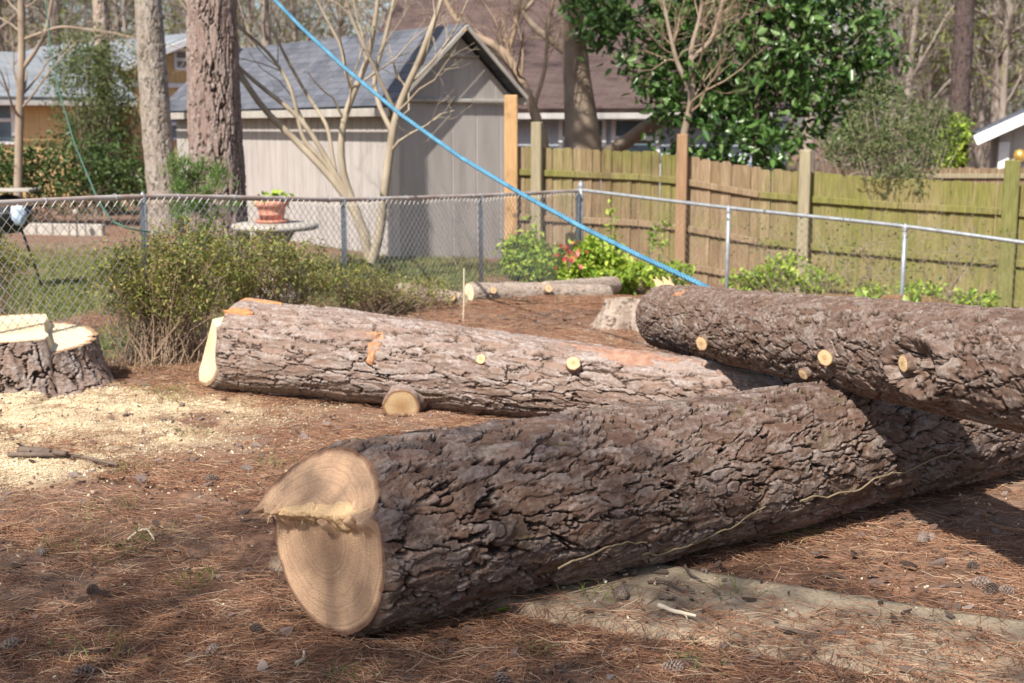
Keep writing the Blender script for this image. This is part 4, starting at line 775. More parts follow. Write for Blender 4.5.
woody("pale multi stemmed crepe myrtle with bare crossing stems before the shed", [
    (pxs(Ym, (370, 262), (366, 235), (347, 195), (305, 149), (258, 105), (241, 73), (200, 22), (180, -10), (140, -70, .4)), [.075, .055, .045, .04, .03, .015]),
    (pxs(Ym, (368, 240), (355, 205), (337, 178), (322, 150), (301, 117), (262, 88), (225, 55), (190, 15, -.2), (150, -40, -.3)), [.05, .04, .035, .03, .02, .012]),
    (pxs(Ym, (337, 180), (318, 152), (303, 146), (298, 117), (291, 85), (270, 53), (229, 18), (200, -20)), [.032, .03, .026, .02, .01]),
    (pxs(Ym, (338, 182, .1), (332, 158, .2), (329, 126, .3), (308, 97, .4), (285, 56, .5), (268, 20, .5), (255, -30, .6)), [.03, .028, .024, .02, .01]),
    (pxs(Ym, (366, 236), (352, 200), (341, 170), (341, 126), (355, 88), (368, 62), (376, 18), (380, -20), (384, -80)), [.055, .05, .045, .04, .028, .015]),
    (pxs(Ym, (354, 90), (345, 73), (343, 50), (326, 18), (312, -10), (300, -50)), [.026, .022, .018, .012]),
    (pxs(Ym, (366, 64), (364, 40), (354, 5), (348, -40)), [.022, .02, .012]),
    (pxs(Ym, (372, 262, -.1), (381, 230, -.15), (384, 193, -.2), (390, 152, -.2), (393, 123, -.2), (404, 92, -.2), (417, 67, -.25), (431, 29, -.3), (442, 0, -.3), (456, -50, -.4)), [.07, .06, .052, .045, .036, .02]),
    (pxs(Ym, (392, 132, -.2), (378, 104, -.1), (373, 76, 0), (385, 40, .1), (394, 0, .1), (400, -40, .2)), [.036, .032, .026, .018]),
    (pxs(Ym, (395, 112, -.2), (380, 80, -.3), (364, 46, -.4), (350, 15, -.4), (340, -30, -.5)), [.028, .024, .02, .012]),
    (pxs(Ym, (405, 90, -.2), (422, 72, -.1), (434, 60, 0), (455, 30, .1), (470, -5, .1)), [.018, .016, .010])],
    M['myrtle'], 7, [dict(k=5, len=.35, ang=.6, t0=.35, rf=.4, up=.10), dict(k=4, len=.5, ang=.6, t0=.3, rf=.5, up=.06), dict(k=2, len=.5, ang=.6, rf=.6)], "crepe_myrtle", buds=60)
Yt = 20.5
woody("bare orange-tan tree with an arching trunk behind the shed corner", [
    (pxs(Yt, (549, 175), (543, 140), (534, 110), (520, 78), (507, 55), (492, 42), (470, 36), (455, 20), (440, -10)), [.09, .085, .08, .07, .05, .03]),
    (pxs(Yt, (507, 55), (515, 30), (520, 0), (524, -50)), [.04, .035, .02]), (pxs(Yt, (537, 118), (530, 105), (522, 100), (508, 112)), [.03, .02, .01]), (pxs(Yt, (534, 108), (545, 70), (548, 30), (556, -20)), [.035, .03, .015])],
    M['twig_warm'], 8, [dict(k=14, len=.4, ang=.7, t0=.25, rf=.32, up=.12), dict(k=6, len=.5, ang=.6, rf=.5, up=.1), dict(k=3, len=.5, ang=.6, rf=.6)])
Yt = 21.5
woody("grey-tan tree with a stout flared trunk behind the brown board fence", [
    (pxs(Yt, (584, 180), (583, 140), (580, 110), (576, 70), (574, 30), (572, -10), (575, -80)), [.36, .30, .25, .20, .17, .12]),
    (pxs(Yt, (578, 62), (560, 48), (535, 28), (522, 12), (510, -20)), [.07, .06, .05, .03]), (pxs(Yt, (522, 14), (534, 0), (545, -30)), [.035, .03, .02]),
    (pxs(Yt, (596, 158), (612, 150), (640, 130), (668, 108), (685, 92)), [.11, .10, .08, .05]), (pxs(Yt, (600, 156, .1), (626, 146, .2), (652, 128, .3), (690, 118, .4)), [.07, .06, .03])],
    M['twig'], 9, [dict(k=7, len=.35, ang=.7, t0=.3, rf=.22, up=.1), dict(k=4, len=.5, ang=.6, rf=.5, up=.1), dict(k=2, len=.5, ang=.6, rf=.6)], twigmat=M['twig_warm'])
Yt = 18.9
woody("twiggy reddish small tree rising behind the brown fence post", [
    (pxs(Yt, (680, 175), (682, 140), (690, 112), (693, 85), (690, 50), (700, 20), (704, -20)), [.062, .058, .05, .042, .03, .016]),
    (pxs(Yt, (692, 95), (676, 60), (668, 25), (660, -20)), [.04, .03, .015]), (pxs(Yt, (691, 60), (712, 40), (720, 10), (730, -20)), [.035, .03, .015])],
    M['twig'], 10, [dict(k=16, len=.5, ang=.75, t0=.2, rf=.34, up=.10), dict(k=5, len=.5, ang=.65, rf=.5, up=.08), dict(k=4, len=.5, ang=.6, rf=.6)], twigmat=M['twig_warm'])
woody("thin bare brown tree at the far left before the tan house", [
    (pxs(22, (18, 200), (19, 140), (20, 100), (22, 50), (21, 0), (22, -60)), [.075, .07, .065, .06, .04]), (pxs(22, (20, 72), (35, 52), (46, 32), (52, 0), (56, -40)), [.04, .034, .025, .012]), (pxs(22, (22, 40), (60, 26), (110, 32), (150, 42)), [.03, .022, .016, .01])],
    M['twig'], 11, [dict(k=10, len=.4, ang=.7, t0=.3, rf=.35, up=.05), dict(k=4, len=.5, ang=.6, rf=.5), dict(k=2, len=.5, ang=.6)])
def crown(lobes, n, rg, shell=.55):
    """points spread through a set of lobes (centre, radii), denser near their outer shells, in small clumps"""
    out = []; w = np.array([np.prod(r) ** (2 / 3) for _, r in lobes]); w = w / w.sum()
    for (c, r), q in zip(lobes, w):
        k = max(6, int(n * q / 9)); d = nrm(rg.normal(size=(k, 3))); rad = rg.uniform(shell ** 3, 1, k) ** (1 / 3); rad *= 0.75 + .5 * vnoise(d * 2.1 + np.asarray(c) * .3, 3)
        cc = np.asarray(c) + d * rad[:, None] * np.asarray(r); out.append(np.repeat(cc, 9, 0) + rg.normal(size=(k * 9, 3)) * np.asarray(r).mean() * .10)
    return np.concatenate(out)
rg = np.random.default_rng(21); pm = 1280 / 20.0
lob = [(at(x, y, 20 + dy), (r / pm, r / pm * .95, r / pm * .85)) for x, y, r, dy in ((640, 20, 62, 0), (600, 10, 40, .5), (745, 40, 80, 0), (700, 85, 55, -.6), (650, 75, 30, -.5), (825, 35, 68, .2), (715, 132, 50, -.8), (755, 150, 36, -.9), (780, 105, 50, 0), (862, 70, 42, .3), (700, -40, 90, .4), (800, -50, 90, .4), (735, -130, 90, .6), (690, 162, 26, -.6), (840, 120, 26, .1))]
mg = thing("magnolia_tree", at(735, 190, 20.3) * [1, 1, 0] + [0, 0, -.9], "large dense dark green magnolia with glossy leaves above the board fence", "tree")
C = crown(lob, 12500, rg); lf, rn = leaves(C, .17, .42, rg, .5, None, .3, True); mk("foliage", lf, M['leaf_mag'], mg, attrs={"rnd": rn})
stm = [(pxs(20.3, (760, 210), (762, 160), (756, 110), (750, 40), (745, -60)), [.16, .14, .12, .10, .05])] + [([at(758, 150 - 12 * k, 20.3), (at(758, 130 - 12 * k, 20.3) + np.asarray(c)) / 2, np.asarray(c)], [.07, .05, .02]) for k, (c, r) in enumerate(lob[:10])]
PS = np.array([poly(np.asarray(p), 20) for p, _ in stm]); RS = np.array([np.interp(np.linspace(0, 1, 20), np.linspace(0, 1, len(r)), r) for _, r in stm]); mk("trunk", tubes(PS, RS, 10), M['twig_dark'], mg)
Q, rq = spawn(PS, RS, 7, .4, .7, rg, .05, 6, .3, .4); mk("branches", tubes(Q, rq, 5), M['twig_dark'], mg)
# evergreen that shades the foreground, behind the camera on the sunny side
def shade_tree(label, lobes, n, size, seed):
    rg = np.random.default_rng(seed); c0 = np.mean([l[0] for l in lobes], 0); r = thing("evergreen_tree", [c0[0], c0[1], 0], label, "tree"); C = crown(lobes, n, rg, .25); lf, rn = leaves(C, size, .5, rg, .3, None, .3, True); mk("foliage", lf, M['leaf_mag'], r, attrs={"rnd": rn})
    P = np.array([poly(np.array([[c0[0], c0[1], -.1], [c0[0] + .1, c0[1], 3], [c0[0], c0[1] + .1, 6], np.asarray(l[0])]), 24) for l in lobes]); mk("trunk", tubes(P, np.linspace(.24, .04, 24)[None] * np.ones((len(P), 1)), 12), M['twig_dark'], r)
k = 8.2; o = -SUN / -SUN[2] * k
shade_tree("broad dark evergreen tree standing behind the camera and shading the foreground", [(o + np.array(p), rr) for p, rr in (((-1.1, 4.3, 0), (1.5, 1.2, 1.1)), ((.15, 3.7, .3), (1.3, 1.0, 1.0)), ((-2.6, 3.9, .2), (1.4, 1.2, 1.1)), ((0.9, 2.5, 0), (1.0, .8, .8)), ((-1.0, 2.6, .4), (1.7, 1.2, 1.1)), ((-3.6, 3.0, 0), (1.2, 1.2, 1.0)))], 7600, .10, 77)

# ------------------------------------------------------------------ far wood
rg = np.random.default_rng(31)
def far_tree(seed, hgt, r0, evergreen):
    rg = np.random.default_rng(seed); root = thing("far_tree" if not evergreen else "far_pine", [0, 0, 0], "x", "tree"); z = np.linspace(0, hgt, 16); P = np.stack([np.cumsum(rg.normal(size=16) * .05), np.cumsum(rg.normal(size=16) * .05), z], -1)[None]; r = np.linspace(r0, r0 * .35, 16)[None]
    mk("trunk", tubes(P, r, 8), M['twig_far'], root); Q, rq = spawn(P, r, 30, .28, .8, rg, .10, 7, .12, .35); Q2, r2 = spawn(Q, rq, 7, .45, .7, rg, .10, 5, .2, .5)
    if not evergreen:
        Q3, r3 = spawn(Q2, r2, 4, .5, .6, rg, .05, 4, .2, .6); mk("twigs", [tubes(Q, np.maximum(rq, .018), 4), tubes(Q2, np.maximum(r2, .012), 3), tubes(Q3, np.maximum(r3, .009), 3)], M['twig_far'], root)
    else:
        mk("twigs", [tubes(Q, np.maximum(rq, .018), 4), tubes(Q2, np.maximum(r2, .012), 3)], M['twig_far'], root); C = np.repeat(Q2[:, -1], 9, 0) + rg.normal(size=(len(Q2) * 9, 3)) * .28; lf, rn = leaves(C, .40, .16, rg); mk("foliage", lf, M['needle_green'], root, attrs={"rnd": rn})
    return root
protos = [far_tree(1, 15, .20, False), far_tree(2, 13, .14, False), far_tree(3, 16, .26, False), far_tree(4, 15, .2, True), far_tree(5, 13, .16, True)]
labs = ["tall bare grey tree in the far wood behind the yards"] * 3 + ["yellow-green pine in the far wood behind the yards"] * 2
spots = []
for k in range(46):
    Y = rg.uniform(46, 92); px = rg.uniform(-60, 1090); 
    if 440 < px < 640 and rg.random() < .6: px = rg.uniform(840, 1060)
    spots.append((px, Y, rg.integers(0, 3)))
for k, (px, Y) in enumerate(((890, 47), (930, 54), (1005, 47), (1050, 52), (905, 60), (985, 52), (1040, 66), (870, 74), (935, 80), (1010, 84), (60, 58), (120, 70), (10, 66), (300, 74), (250, 56), (180, 84), (345, 62))): spots.append((px, Y, 3 + k % 2))
used = set()
for px, Y, k in spots:
    src = protos[k]
    if k in used:
        o = src.copy(); COL.objects.link(o)
        for ch in list(src.children):
            c = ch.copy(); COL.objects.link(c); c.parent = o
    else: o = src; used.add(k)
    p = at(px, 130, Y); o.location = (p[0], p[1], float(H(p[0], p[1])) - .2); o.rotation_euler = (0, 0, rg.uniform(0, 6.28)); s = rg.uniform(.8, 1.25); o.scale = (s, s, s)
    o["label"] = labs[k]; o["category"] = "tree"; o["group"] = "bare trees of the far wood" if k < 3 else "pines of the far wood"
n = 15000; X = rg.uniform(-75, 75, n); Y = rg.uniform(72, 108, n); Z = rg.uniform(0, 1, n) ** 1.3 * 13 - 1.2; d = nrm(rg.normal(size=(n, 3)) * [1, .6, 1] + [0, 0, 1.1]); L = rg.uniform(1.0, 3.6, n); P = np.stack([np.stack([X, Y, Z], -1) + d * (L * t)[:, None] + rg.normal(size=(n, 3)) * .12 for t in (0, .35, .7, 1)], 1)
tag(mk("woods", tubes(P, np.array([.045, .035, .022, .01])[None] * rg.uniform(.6, 1.8, (n, 1)), 3), M['twig_far']), kind="stuff")
n = 16000; C = np.stack([rg.uniform(-75, 75, n), rg.uniform(60, 105, n), rg.uniform(0, 1, n) ** 1.6 * 9 - 1.2], -1); keep = fbm(C * .16, 3, 8) > .50; C = C[keep]; lf, rn = leaves(C, .42, .5, rg); tag(mk("undergrowth", lf, leafmat("wood_understory", [(0.10, 0.085, 0.05), (0.13, 0.13, 0.06), (0.20, 0.20, 0.08), (0.22, 0.17, 0.11)], .7, .2, .3), attrs={"rnd": rn}), kind="stuff")

# ------------------------------------------------------------------ shrubs
def shrub(name, label, lobes, n, size, aspect, mat, seed, group=None, stems=60, stemr=.006, stemmat='twig', cat="shrub", shell=.2, base=None, six=False):
    rg = np.random.default_rng(seed); c0 = np.mean([l[0] for l in lobes], 0) if base is None else np.asarray(base, float); g = float(H(c0[0], c0[1])); r = thing(name, [c0[0], c0[1], g], label, cat, group)
    C = crown(lobes, n, rg, shell); C[:, 2] = np.maximum(C[:, 2], H(C[:, 0], C[:, 1]) + .03); lf, rn = leaves(C, size, aspect, rg, .4, None, .3, six); mk("foliage", lf, M[mat], r, attrs={"rnd": rn})
    if stems:
        T = C[rg.integers(0, len(C), stems)]; l0 = np.array([l[0] for l in lobes])[rg.integers(0, len(lobes), stems)]; B = np.stack([c0[0] * .35 + l0[:, 0] * .65 + rg.normal(size=stems) * .08, c0[1] * .35 + l0[:, 1] * .65 + rg.normal(size=stems) * .08, 0 * l0[:, 0]], -1); B[:, 2] = H(B[:, 0], B[:, 1]) - .03
        Mi = B * .45 + T * .55 + rg.normal(size=(stems, 3)) * .06; P = np.stack([B, B * .7 + Mi * .3 + [0, 0, .03], Mi, T], 1); mk("stems", tubes(P, np.array([1, .8, .6, .3])[None] * stemr, 5), M[stemmat], r)
    return r
def lb(px, py, Y, rx, rz, ry=None): pm = 1280 / Y / 1.01; return (at(px, py, Y), (rx / pm, (ry or rx) / pm, rz / pm))
shrub("azalea_shrub", "broad olive green azalea in front of the wire fence beside the stump", [lb(150, 268, 9.2, 52, 40, 35), (lb(118, 285, 9.1, 32, 30)), lb(200, 262, 9.4, 45, 42, 35), lb(175, 300, 9.2, 45, 28, 30)], 7600, .036, .42, 'leaf_az', 51, "azalea shrubs along the fence", 280, .0045, "twig_warm")
shrub("azalea_shrub", "olive azalea behind the notched log end, below the terracotta pot", [lb(255, 262, 10.1, 45, 36), lb(300, 272, 10.5, 40, 32), lb(230, 285, 10.0, 36, 25)], 6000, .036, .42, 'leaf_az', 52, "azalea shrubs along the fence", 240, .0045, "twig_warm")
shrub("azalea_shrub", "low sparse azalea at the foot of the crepe myrtle", [lb(345, 283, 11.2, 40, 26), lb(385, 290, 11.8, 36, 22), lb(425, 292, 12.2, 30, 18)], 3000, .036, .42, 'leaf_az', 53, "azalea shrubs along the fence", 260, .0045, "twig_warm")
shrub("azalea_shrub", "small yellowish azalea at the left edge behind the wire fence", [lb(5, 262, 10.2, 30, 22), lb(-25, 255, 10.3, 35, 26)], 2600, .036, .42, 'leaf_az', 54, "azalea shrubs along the fence", 100, .0045, "twig_warm")
rg = np.random.default_rng(61)
cs = thing("cedar_sapling", [at(195, 235, 10.6)[0], 10.6, 0], "feathery bright green cedar sapling poking above the wire fence rail", "tree"); b = at(197, 290, 10.6); P = np.array([[b + (at(195 + 0 * k, 182, 10.6) - b) * t for t in np.linspace(0, 1, 10)] for k in (0,)]); mk("trunk", tubes(P, np.linspace(.014, .004, 10)[None], 6), M['twig'], cs)
Q, rq = spawn(P, np.full((1, 10), .008), 34, .34, .9, rg, .06, 6, .15, .5); Q2, r2 = spawn(Q, rq, 8, .45, .6, rg, .05, 5, .15); C = np.concatenate([Q2.reshape(-1, 3)] * 5) + rg.normal(size=(len(Q2) * 25, 3)) * .02; bl, rn = blades(C, .05, .006, rg, .6); mk("foliage", [bl], M['cedar'], cs, attrs={"rnd": rn}); mk("branches", tubes(Q, rq, 4), M['twig'], cs)
shrub("hedge", "dark green clipped hedge beyond the lawn at the left", [lb(x, 172 + (k % 2) * 6, 22.4 + .2 * (k % 3), 34, 32 if x < 50 else 38, 26) for k, x in enumerate(range(-60, 150, 22))], 9000, .09, .5, 'leaf_hedge', 55, None, 30, .012, 'twig_dark', "hedge")
shrub("loose_shrub", "tall loose pale green shrub between the hedge and the tan house", [lb(84, 92, 25, 38, 46), lb(114, 85, 25.5, 32, 56), lb(95, 140, 25, 40, 30), lb(78, 55, 25.6, 32, 26)], 8200, .09, .4, 'leaf_soft', 56, None, 60, .02)
shrub("loose_shrub", "feathery grey-green shrub drooping over the mossy board fence", [lb(880, 120, 18.5, 42, 42), lb(905, 150, 17.6, 44, 34), lb(850, 145, 18.4, 34, 24), lb(935, 125, 18.8, 28, 32), lb(900, 180, 16.9, 38, 16, 14)], 5600, .10, .22, 'leaf_soft', 57, None, 130, .012)
shrub("ivy_vine", "green leafy vine climbing the foot of the dark pine", [lb(950, 148, 27.4, 20, 26), lb(958, 128, 27.5, 12, 14)], 1400, .12, .4, 'leaf_bright', 58, None, 10, .01, cat="vine")
def shoots(name, label, bases, hs, n, size, mat, seed, lobes, group=None):
    r = shrub(name, label, lobes, n, size, .5, mat, seed, group, 40, .006); rg = np.random.default_rng(seed + 1); Cs, Ps = [], []
    for (x, y, z), h in zip(bases, hs):
        t = np.linspace(0, 1, 8)[:, None]; tip = np.array([x + rg.normal() * .06, y, z + h]); p = np.array([x, y, z]) * (1 - t) + tip * t; Ps.append(p); k = 44; u = rg.uniform(.25, 1, k)[:, None]; Cs.append(np.array([x, y, z]) * (1 - u) + tip * u + rg.normal(size=(k, 3)) * .025)
    if Ps:
        mk("shoots", tubes(np.array(Ps), .006, 5), M['twig'], r); lf, rn = leaves(np.concatenate(Cs), size, .5, rg, .9); mk("shoot_leaves", lf, M[mat], r, attrs={"rnd": rn})
    return r
def sh_b(*pp): return [tuple(at(x, y, Y)) for x, y, Y in pp]
gS = "bright green shrubs along the fence"
shoots("euonymus_shrub", "bright green shrub at the foot of the orange timber post", sh_b((527, 262, 15.4), (544, 268, 15.4)), (.58, .48), 2300, .085, 'leaf_bright', 62, [lb(528, 262, 15.4, 28, 24), lb(550, 268, 15.4, 26, 20), lb(520, 250, 15.4, 14, 16)], gS)
shoots("euonymus_shrub", "bright green rounded shrub just right of the fence corner post", (), (), 2600, .085, 'leaf_bright', 63, [lb(594, 262, 15.3, 26, 24), lb(612, 272, 15.2, 26, 16), lb(580, 276, 15.1, 22, 14), lb(592, 248, 15.4, 14, 12)], gS)
shoots("euonymus_shrub", "tall shooted yellow-green shrub under the lower end of the blue rope", sh_b((616, 268, 15.3), (648, 268, 15.3), (661, 266, 15.3)), (.72, .52, .58), 1400, .08, 'leaf_bright', 64, [lb(640, 276, 15.2, 36, 15), lb(672, 274, 15.2, 24, 12)], gS)
shoots("euonymus_shrub", "low green shrub at the foot of the grey board fence post", sh_b((790, 280, 16.0),), (.35,), 1500, .08, 'leaf_bright', 65, [lb(782, 272, 15.2, 30, 17), lb(815, 280, 15.0, 22, 12), lb(745, 282, 15.2, 24, 10)], gS)
shoots("euonymus_shrub", "low green shrub against the mossy boards behind the dark log", (), (), 1100, .08, 'leaf_bright', 66, [lb(925, 292, 14.6, 30, 9), lb(870, 292, 14.8, 26, 8), lb(975, 300, 14.4, 26, 7)], gS)
for lab, px, Y, sd in (("thin leafy bramble climbing the wire mesh before the mossy boards", 845, 13.9, 67), ("bare tangled bramble on the wire fence beside its rightmost steel post", 930, 13.3, 68)):
    rg = np.random.default_rng(sd); st = []
    for k in range(9):
        b = at(px + rg.normal() * 26, 312, Y); t_ = at(px + rg.normal() * 45, 235 + rg.uniform(0, 40), Y + rg.normal() * .15); b[2] = H(b[0], b[1]); st.append(([b, (b + t_) / 2 + rg.normal(size=3) * .1, t_, t_ + rg.normal(size=3) * [.25, .05, .1]], [.006, .005, .0035, .002]))
    w = woody(lab, st, M['twig'], sd, [dict(k=6, len=.45, ang=.8, t0=.2, rf=.6, up=.0, wob=.3), dict(k=3, len=.5, ang=.7, rf=.7)], "bramble", "bramble"); P = np.array([np.asarray(s[0]) for s in st]).reshape(-1, 3); C = np.repeat(P, 12, 0) + rg.normal(size=(len(P) * 12, 3)) * [.22, .06, .22]; lf, rn = leaves(C, .045, .5, rg); mk("foliage", lf, M['leaf_hedge'], w, attrs={"rnd": rn})
for lab, px, py, Y, sd in (("pale green leaf sprout behind the middle of the dark upper log", 865, 302, 10.2, 71), ("pale narrow leaf sprout behind the dark log, below the steel post", 916, 308, 9.8, 72)):
    rg = np.random.default_rng(sd); b = at(px, py, Y); r = thing("leaf_sprout", [b[0], b[1], float(H(b[0], b[1]))], lab, "plant", "pale leaf sprouts"); k = 9; C = b + rg.normal(size=(k, 3)) * [.03, .03, .03]; lf, rn = leaves(C, .14, .36, rg, .2, np.array([0, 0, 1.0]), .3, True); mk("leaves", lf, M['sprout'], r, attrs={"rnd": rn}); mk("stem", tubes(np.array([[b[0], b[1], float(H(b[0], b[1]))], b * .5 + np.array([b[0], b[1], float(H(b[0], b[1]))]) * .5, b]), .008, 6), M['twig'], r)
rg = np.random.default_rng(73); M['petal'] = leafmat("pink_red_petal", [(0.62, 0.06, 0.07), (0.75, 0.12, 0.12), (0.8, 0.25, 0.25)], .5, .3, .3)
b = at(569, 254, 15.0); r = thing("flowering_plant", [b[0], b[1], float(H(b[0], b[1]))], "small plant with red-pink blossoms beside the fence corner post", "plant"); C = b + rg.normal(size=(40, 3)) * [.10, .08, .07]; lf, rn = leaves(C, .065, .7, rg); mk("blossoms", lf, M['petal'], r, attrs={"rnd": rn}); C = b + rg.normal(size=(60, 3)) * [.10, .08, .12] - [0, 0, .18]; lf, rn = leaves(C, .07, .5, rg); mk("foliage", lf, M['leaf_bright'], r, attrs={"rnd": rn}); mk("stems", tubes(np.array([[[b[0], b[1], float(H(b[0], b[1]))], b - [0, 0, .2], b + rg.normal(size=3) * .06] for _ in range(8)]), .005, 5), M['twig'], r)
# ------------------------------------------------------------------ garden things behind the wire fence
M['terra'] = simple("terracotta", (0.42, 0.17, 0.11), (0.58, 0.27, 0.19), 6, .8, .2, .2)
M['stone'] = simple("pale_stone", (0.29, 0.26, 0.225), (0.42, 0.385, 0.34), 7, .9, .2, .4)
M['black'] = simple("black_enamel", (0.012, 0.012, 0.014), (0.03, 0.03, 0.035), 6, .35, .5)
M['bluebag'] = simple("pale_blue_cover", (0.36, 0.46, 0.62), (0.55, 0.64, 0.76), 5, .6, .3, .4)
M['soil'] = simple("potting_soil", (0.04, 0.025, 0.018), (0.08, 0.05, 0.035), 30, .95, .1, .6)
Yb = 12.9; bt = at(275, 223, Yb); g = float(H(bt[0], bt[1]))
tb = thing("garden_table", [bt[0], bt[1], g], "round pale stone garden table carrying the terracotta pot", "table")
mk("tabletop", lathe(bt, [(0, 0), (.38, 0), (.43, -.012), (.435, -.05), (.40, -.065), (0, -.065)], 40), M['stone'], tb)
mk("pedestal", lathe([bt[0], bt[1], g], [(.26, -.05), (.26, .06), (.17, .10), (.12, .30), (.13, bt[2] - g - .20), (.22, bt[2] - g - .062)], 28), M['stone'], tb)
pc = np.array([bt[0] - .03, bt[1], bt[2] + .002]); pt = thing("flower_pot", pc, "banded terracotta pot of leafy green plants on the round stone table", "pot")
mk("saucer", lathe(pc, [(0, 0), (.155, 0), (.175, .035), (.16, .035), (.145, .015), (0, .015)], 30), M['terra'], pt)
mk("pot", lathe(pc + [0, 0, .016], [(0, 0), (.115, 0), (.125, .06), (.131, .062), (.133, .075), (.130, .08), (.142, .15), (.165, .152), (.172, .16), (.172, .20), (.166, .208), (.15, .205), (.148, .17), (0, .17)], 34), M['terra'], pt)
mk("soil", lathe(pc + [0, 0, .195], [(0, .01), (.14, .0), (.15, -.02)], 20), M['soil'], pt)
rg = np.random.default_rng(81); C = pc + [0, 0, .25] + rg.normal(size=(70, 3)) * [.075, .075, .03]; lf, rn = leaves(C, .085, .6, rg, .6); mk("foliage", lf, M['leaf_bright'], pt, attrs={"rnd": rn})
# barbecue with a side shelf at the far left
gc = at(8, 215, 13.5); g = float(H(gc[0], gc[1])); gr = thing("barbecue_grill", [gc[0], gc[1], g], "black barbecue with grey side shelf and pale blue cover at the far left", "grill")
kz = gc[2] + .02; mk("bowl", lathe([gc[0], gc[1], kz], [(0, -.22), (.12, -.20), (.22, -.10), (.26, 0), (.262, .015), (.25, .02), (.21, .11), (.11, .18), (0, .20)], 28), M['black'], gr)
for a_ in (0.5, 2.6, 4.7): mk("leg", tubes(np.array([[gc[0] + .12 * math.cos(a_), gc[1] + .12 * math.sin(a_), kz - .16], [gc[0] + .22 * math.cos(a_), gc[1] + .22 * math.sin(a_), (kz + g) / 2 - .1], [gc[0] + .30 * math.cos(a_), gc[1] + .30 * math.sin(a_), g]]), .014, 8), M['black'], gr)
sp_ = at(12, 190, 13.45); mk("side_shelf", box(sp_, (.48, .34, .03)), M['stone'], gr, smooth=False)
mk("shelf_bracket", tubes(np.array([sp_ + [.20, 0, .0], sp_ + [.27, 0, .05], sp_ + [.22, 0, -.16], sp_ + [.05, 0, -.26]]), .012, 8), M['black'], gr); mk("shelf_bracket", tubes(np.array([sp_ + [-.20, 0, -.02], sp_ + [-.16, 0, -.2], sp_ + [-.08, 0, -.3]]), .012, 8), M['black'], gr)
cv = at(19, 213, 13.2); u_ = np.linspace(0, np.pi, 18)[:, None]; w_ = (np.arange(24) * 2 * np.pi / 24)[None]; d_ = np.stack([np.sin(u_) * np.cos(w_), np.sin(u_) * np.sin(w_), np.cos(u_) + 0 * w_], -1); V = cv + d_ * np.array([.075, .06, .12]) * (1 + .7 * (fbm(d_ * 2.2, 3, 5) - .5))[..., None]
mk("cover", (V.reshape(-1, 3), [gridF(18, 24)]), M['bluebag'], gr)
# pale kerb of the neighbour's bed and a little garden light
ka, kb = at(22, 224, 20.8), at(104, 227, 20.5); g0 = float(H(*((ka + kb) / 2)[:2])); ka[2] = kb[2] = g0 + .13; kd = nrm(kb - ka); g = float(H(*((ka + kb) / 2)[:2]))
kk = thing("garden_edging", [(ka[0] + kb[0]) / 2, (ka[1] + kb[1]) / 2, g], "low pale stone edging between the lawn and the dark hedge", "edging"); Lk = np.linalg.norm(kb - ka)
for k in range(5):
    c = ka + (kb - ka) * (k + .5) / 5; mk("kerb_stone", box([c[0], c[1], (c[2] + g) / 2], (Lk / 5 - .012, .12, c[2] - g + .1), np.array([kd, nrm(np.cross([0, 0, 1.0], kd)), np.cross(kd, nrm(np.cross([0, 0, 1.0], kd)))])), M['stone'], kk, smooth=False)
lc = at(76, 212, 20.2); gl = thing("garden_light", [lc[0], lc[1], float(H(lc[0], lc[1]))], "small pale globe garden light on a dark stake before the hedge", "lamp"); mk("globe", lathe(lc, [(0, .05), (.03, .04), (.045, .015), (.045, -.015), (.03, -.04), (.02, -.05)], 16), M['stone'], gl); mk("stake", tubes(np.array([[lc[0], lc[1], lc[2] - .05], [lc[0], lc[1], (lc[2] + float(H(lc[0], lc[1]))) / 2], [lc[0], lc[1], float(H(lc[0], lc[1]))]]), .012, 8), M['black'], gl)
# rope and guy cord
M['rope'] = simple("blue_rope", (0.045, 0.15, 0.25), (0.10, 0.27, 0.38), 9, .6, .3)
def rope_mesh(pts, rad, n, strands=3, pitch=.11):
    P = poly(pts, n); T = nrm(np.gradient(P, axis=0)); X = nrm(np.cross(T, [0, 1.0, 0])); Y = np.cross(T, X); s = np.concatenate([[0], np.cumsum(np.linalg.norm(np.diff(P, axis=0), axis=1))]); out = []
    for k in range(strands):
        a_ = s / pitch * 2 * np.pi + k * 2 * np.pi / strands; out.append(P + (X * np.cos(a_)[:, None] + Y * np.sin(a_)[:, None]) * rad * .52)
    return tubes(np.array(out), rad * .60, 6)
rp = [at(735, 345, 7.95), at(722, 312, 8.0), at(712, 290, 8.15), at(690, 279, 8.35), at(640, 256, 8.8), at(580, 226, 9.4), at(520, 193, 9.95), at(460, 157, 10.5), at(400, 114, 11.0), at(345, 68, 11.5), at(300, 26, 12.0), at(275, 0, 12.3), at(248, -32, 12.9), at(228, -62, 13.7), at(214, -74, 14.0)]
tag(mk("rope", rope_mesh(rp, .0175, 1100), M['rope'], None, rp[0]), "bright blue rope stretched from the pine trunk down to the dark upper log", "rope")
M['cord'] = simple("green_cord", (0.04, 0.10, 0.075), (0.07, 0.15, 0.11), 20, .6, .3)
cp = [at(44, -20, 17), at(50, 45, 15.5), at(60, 95, 13.5), at(75, 145, 11.5), at(98, 200, 9.6), at(112, 222, 8.95), at(124, 229, 8.9), at(150, 232, 9.1)]
tag(mk("cord", tubes(poly(cp, 80), .007, 6), M['cord'], None, cp[-1]), "thin dark green cord slanting down to the wire fence at the left", "cord")

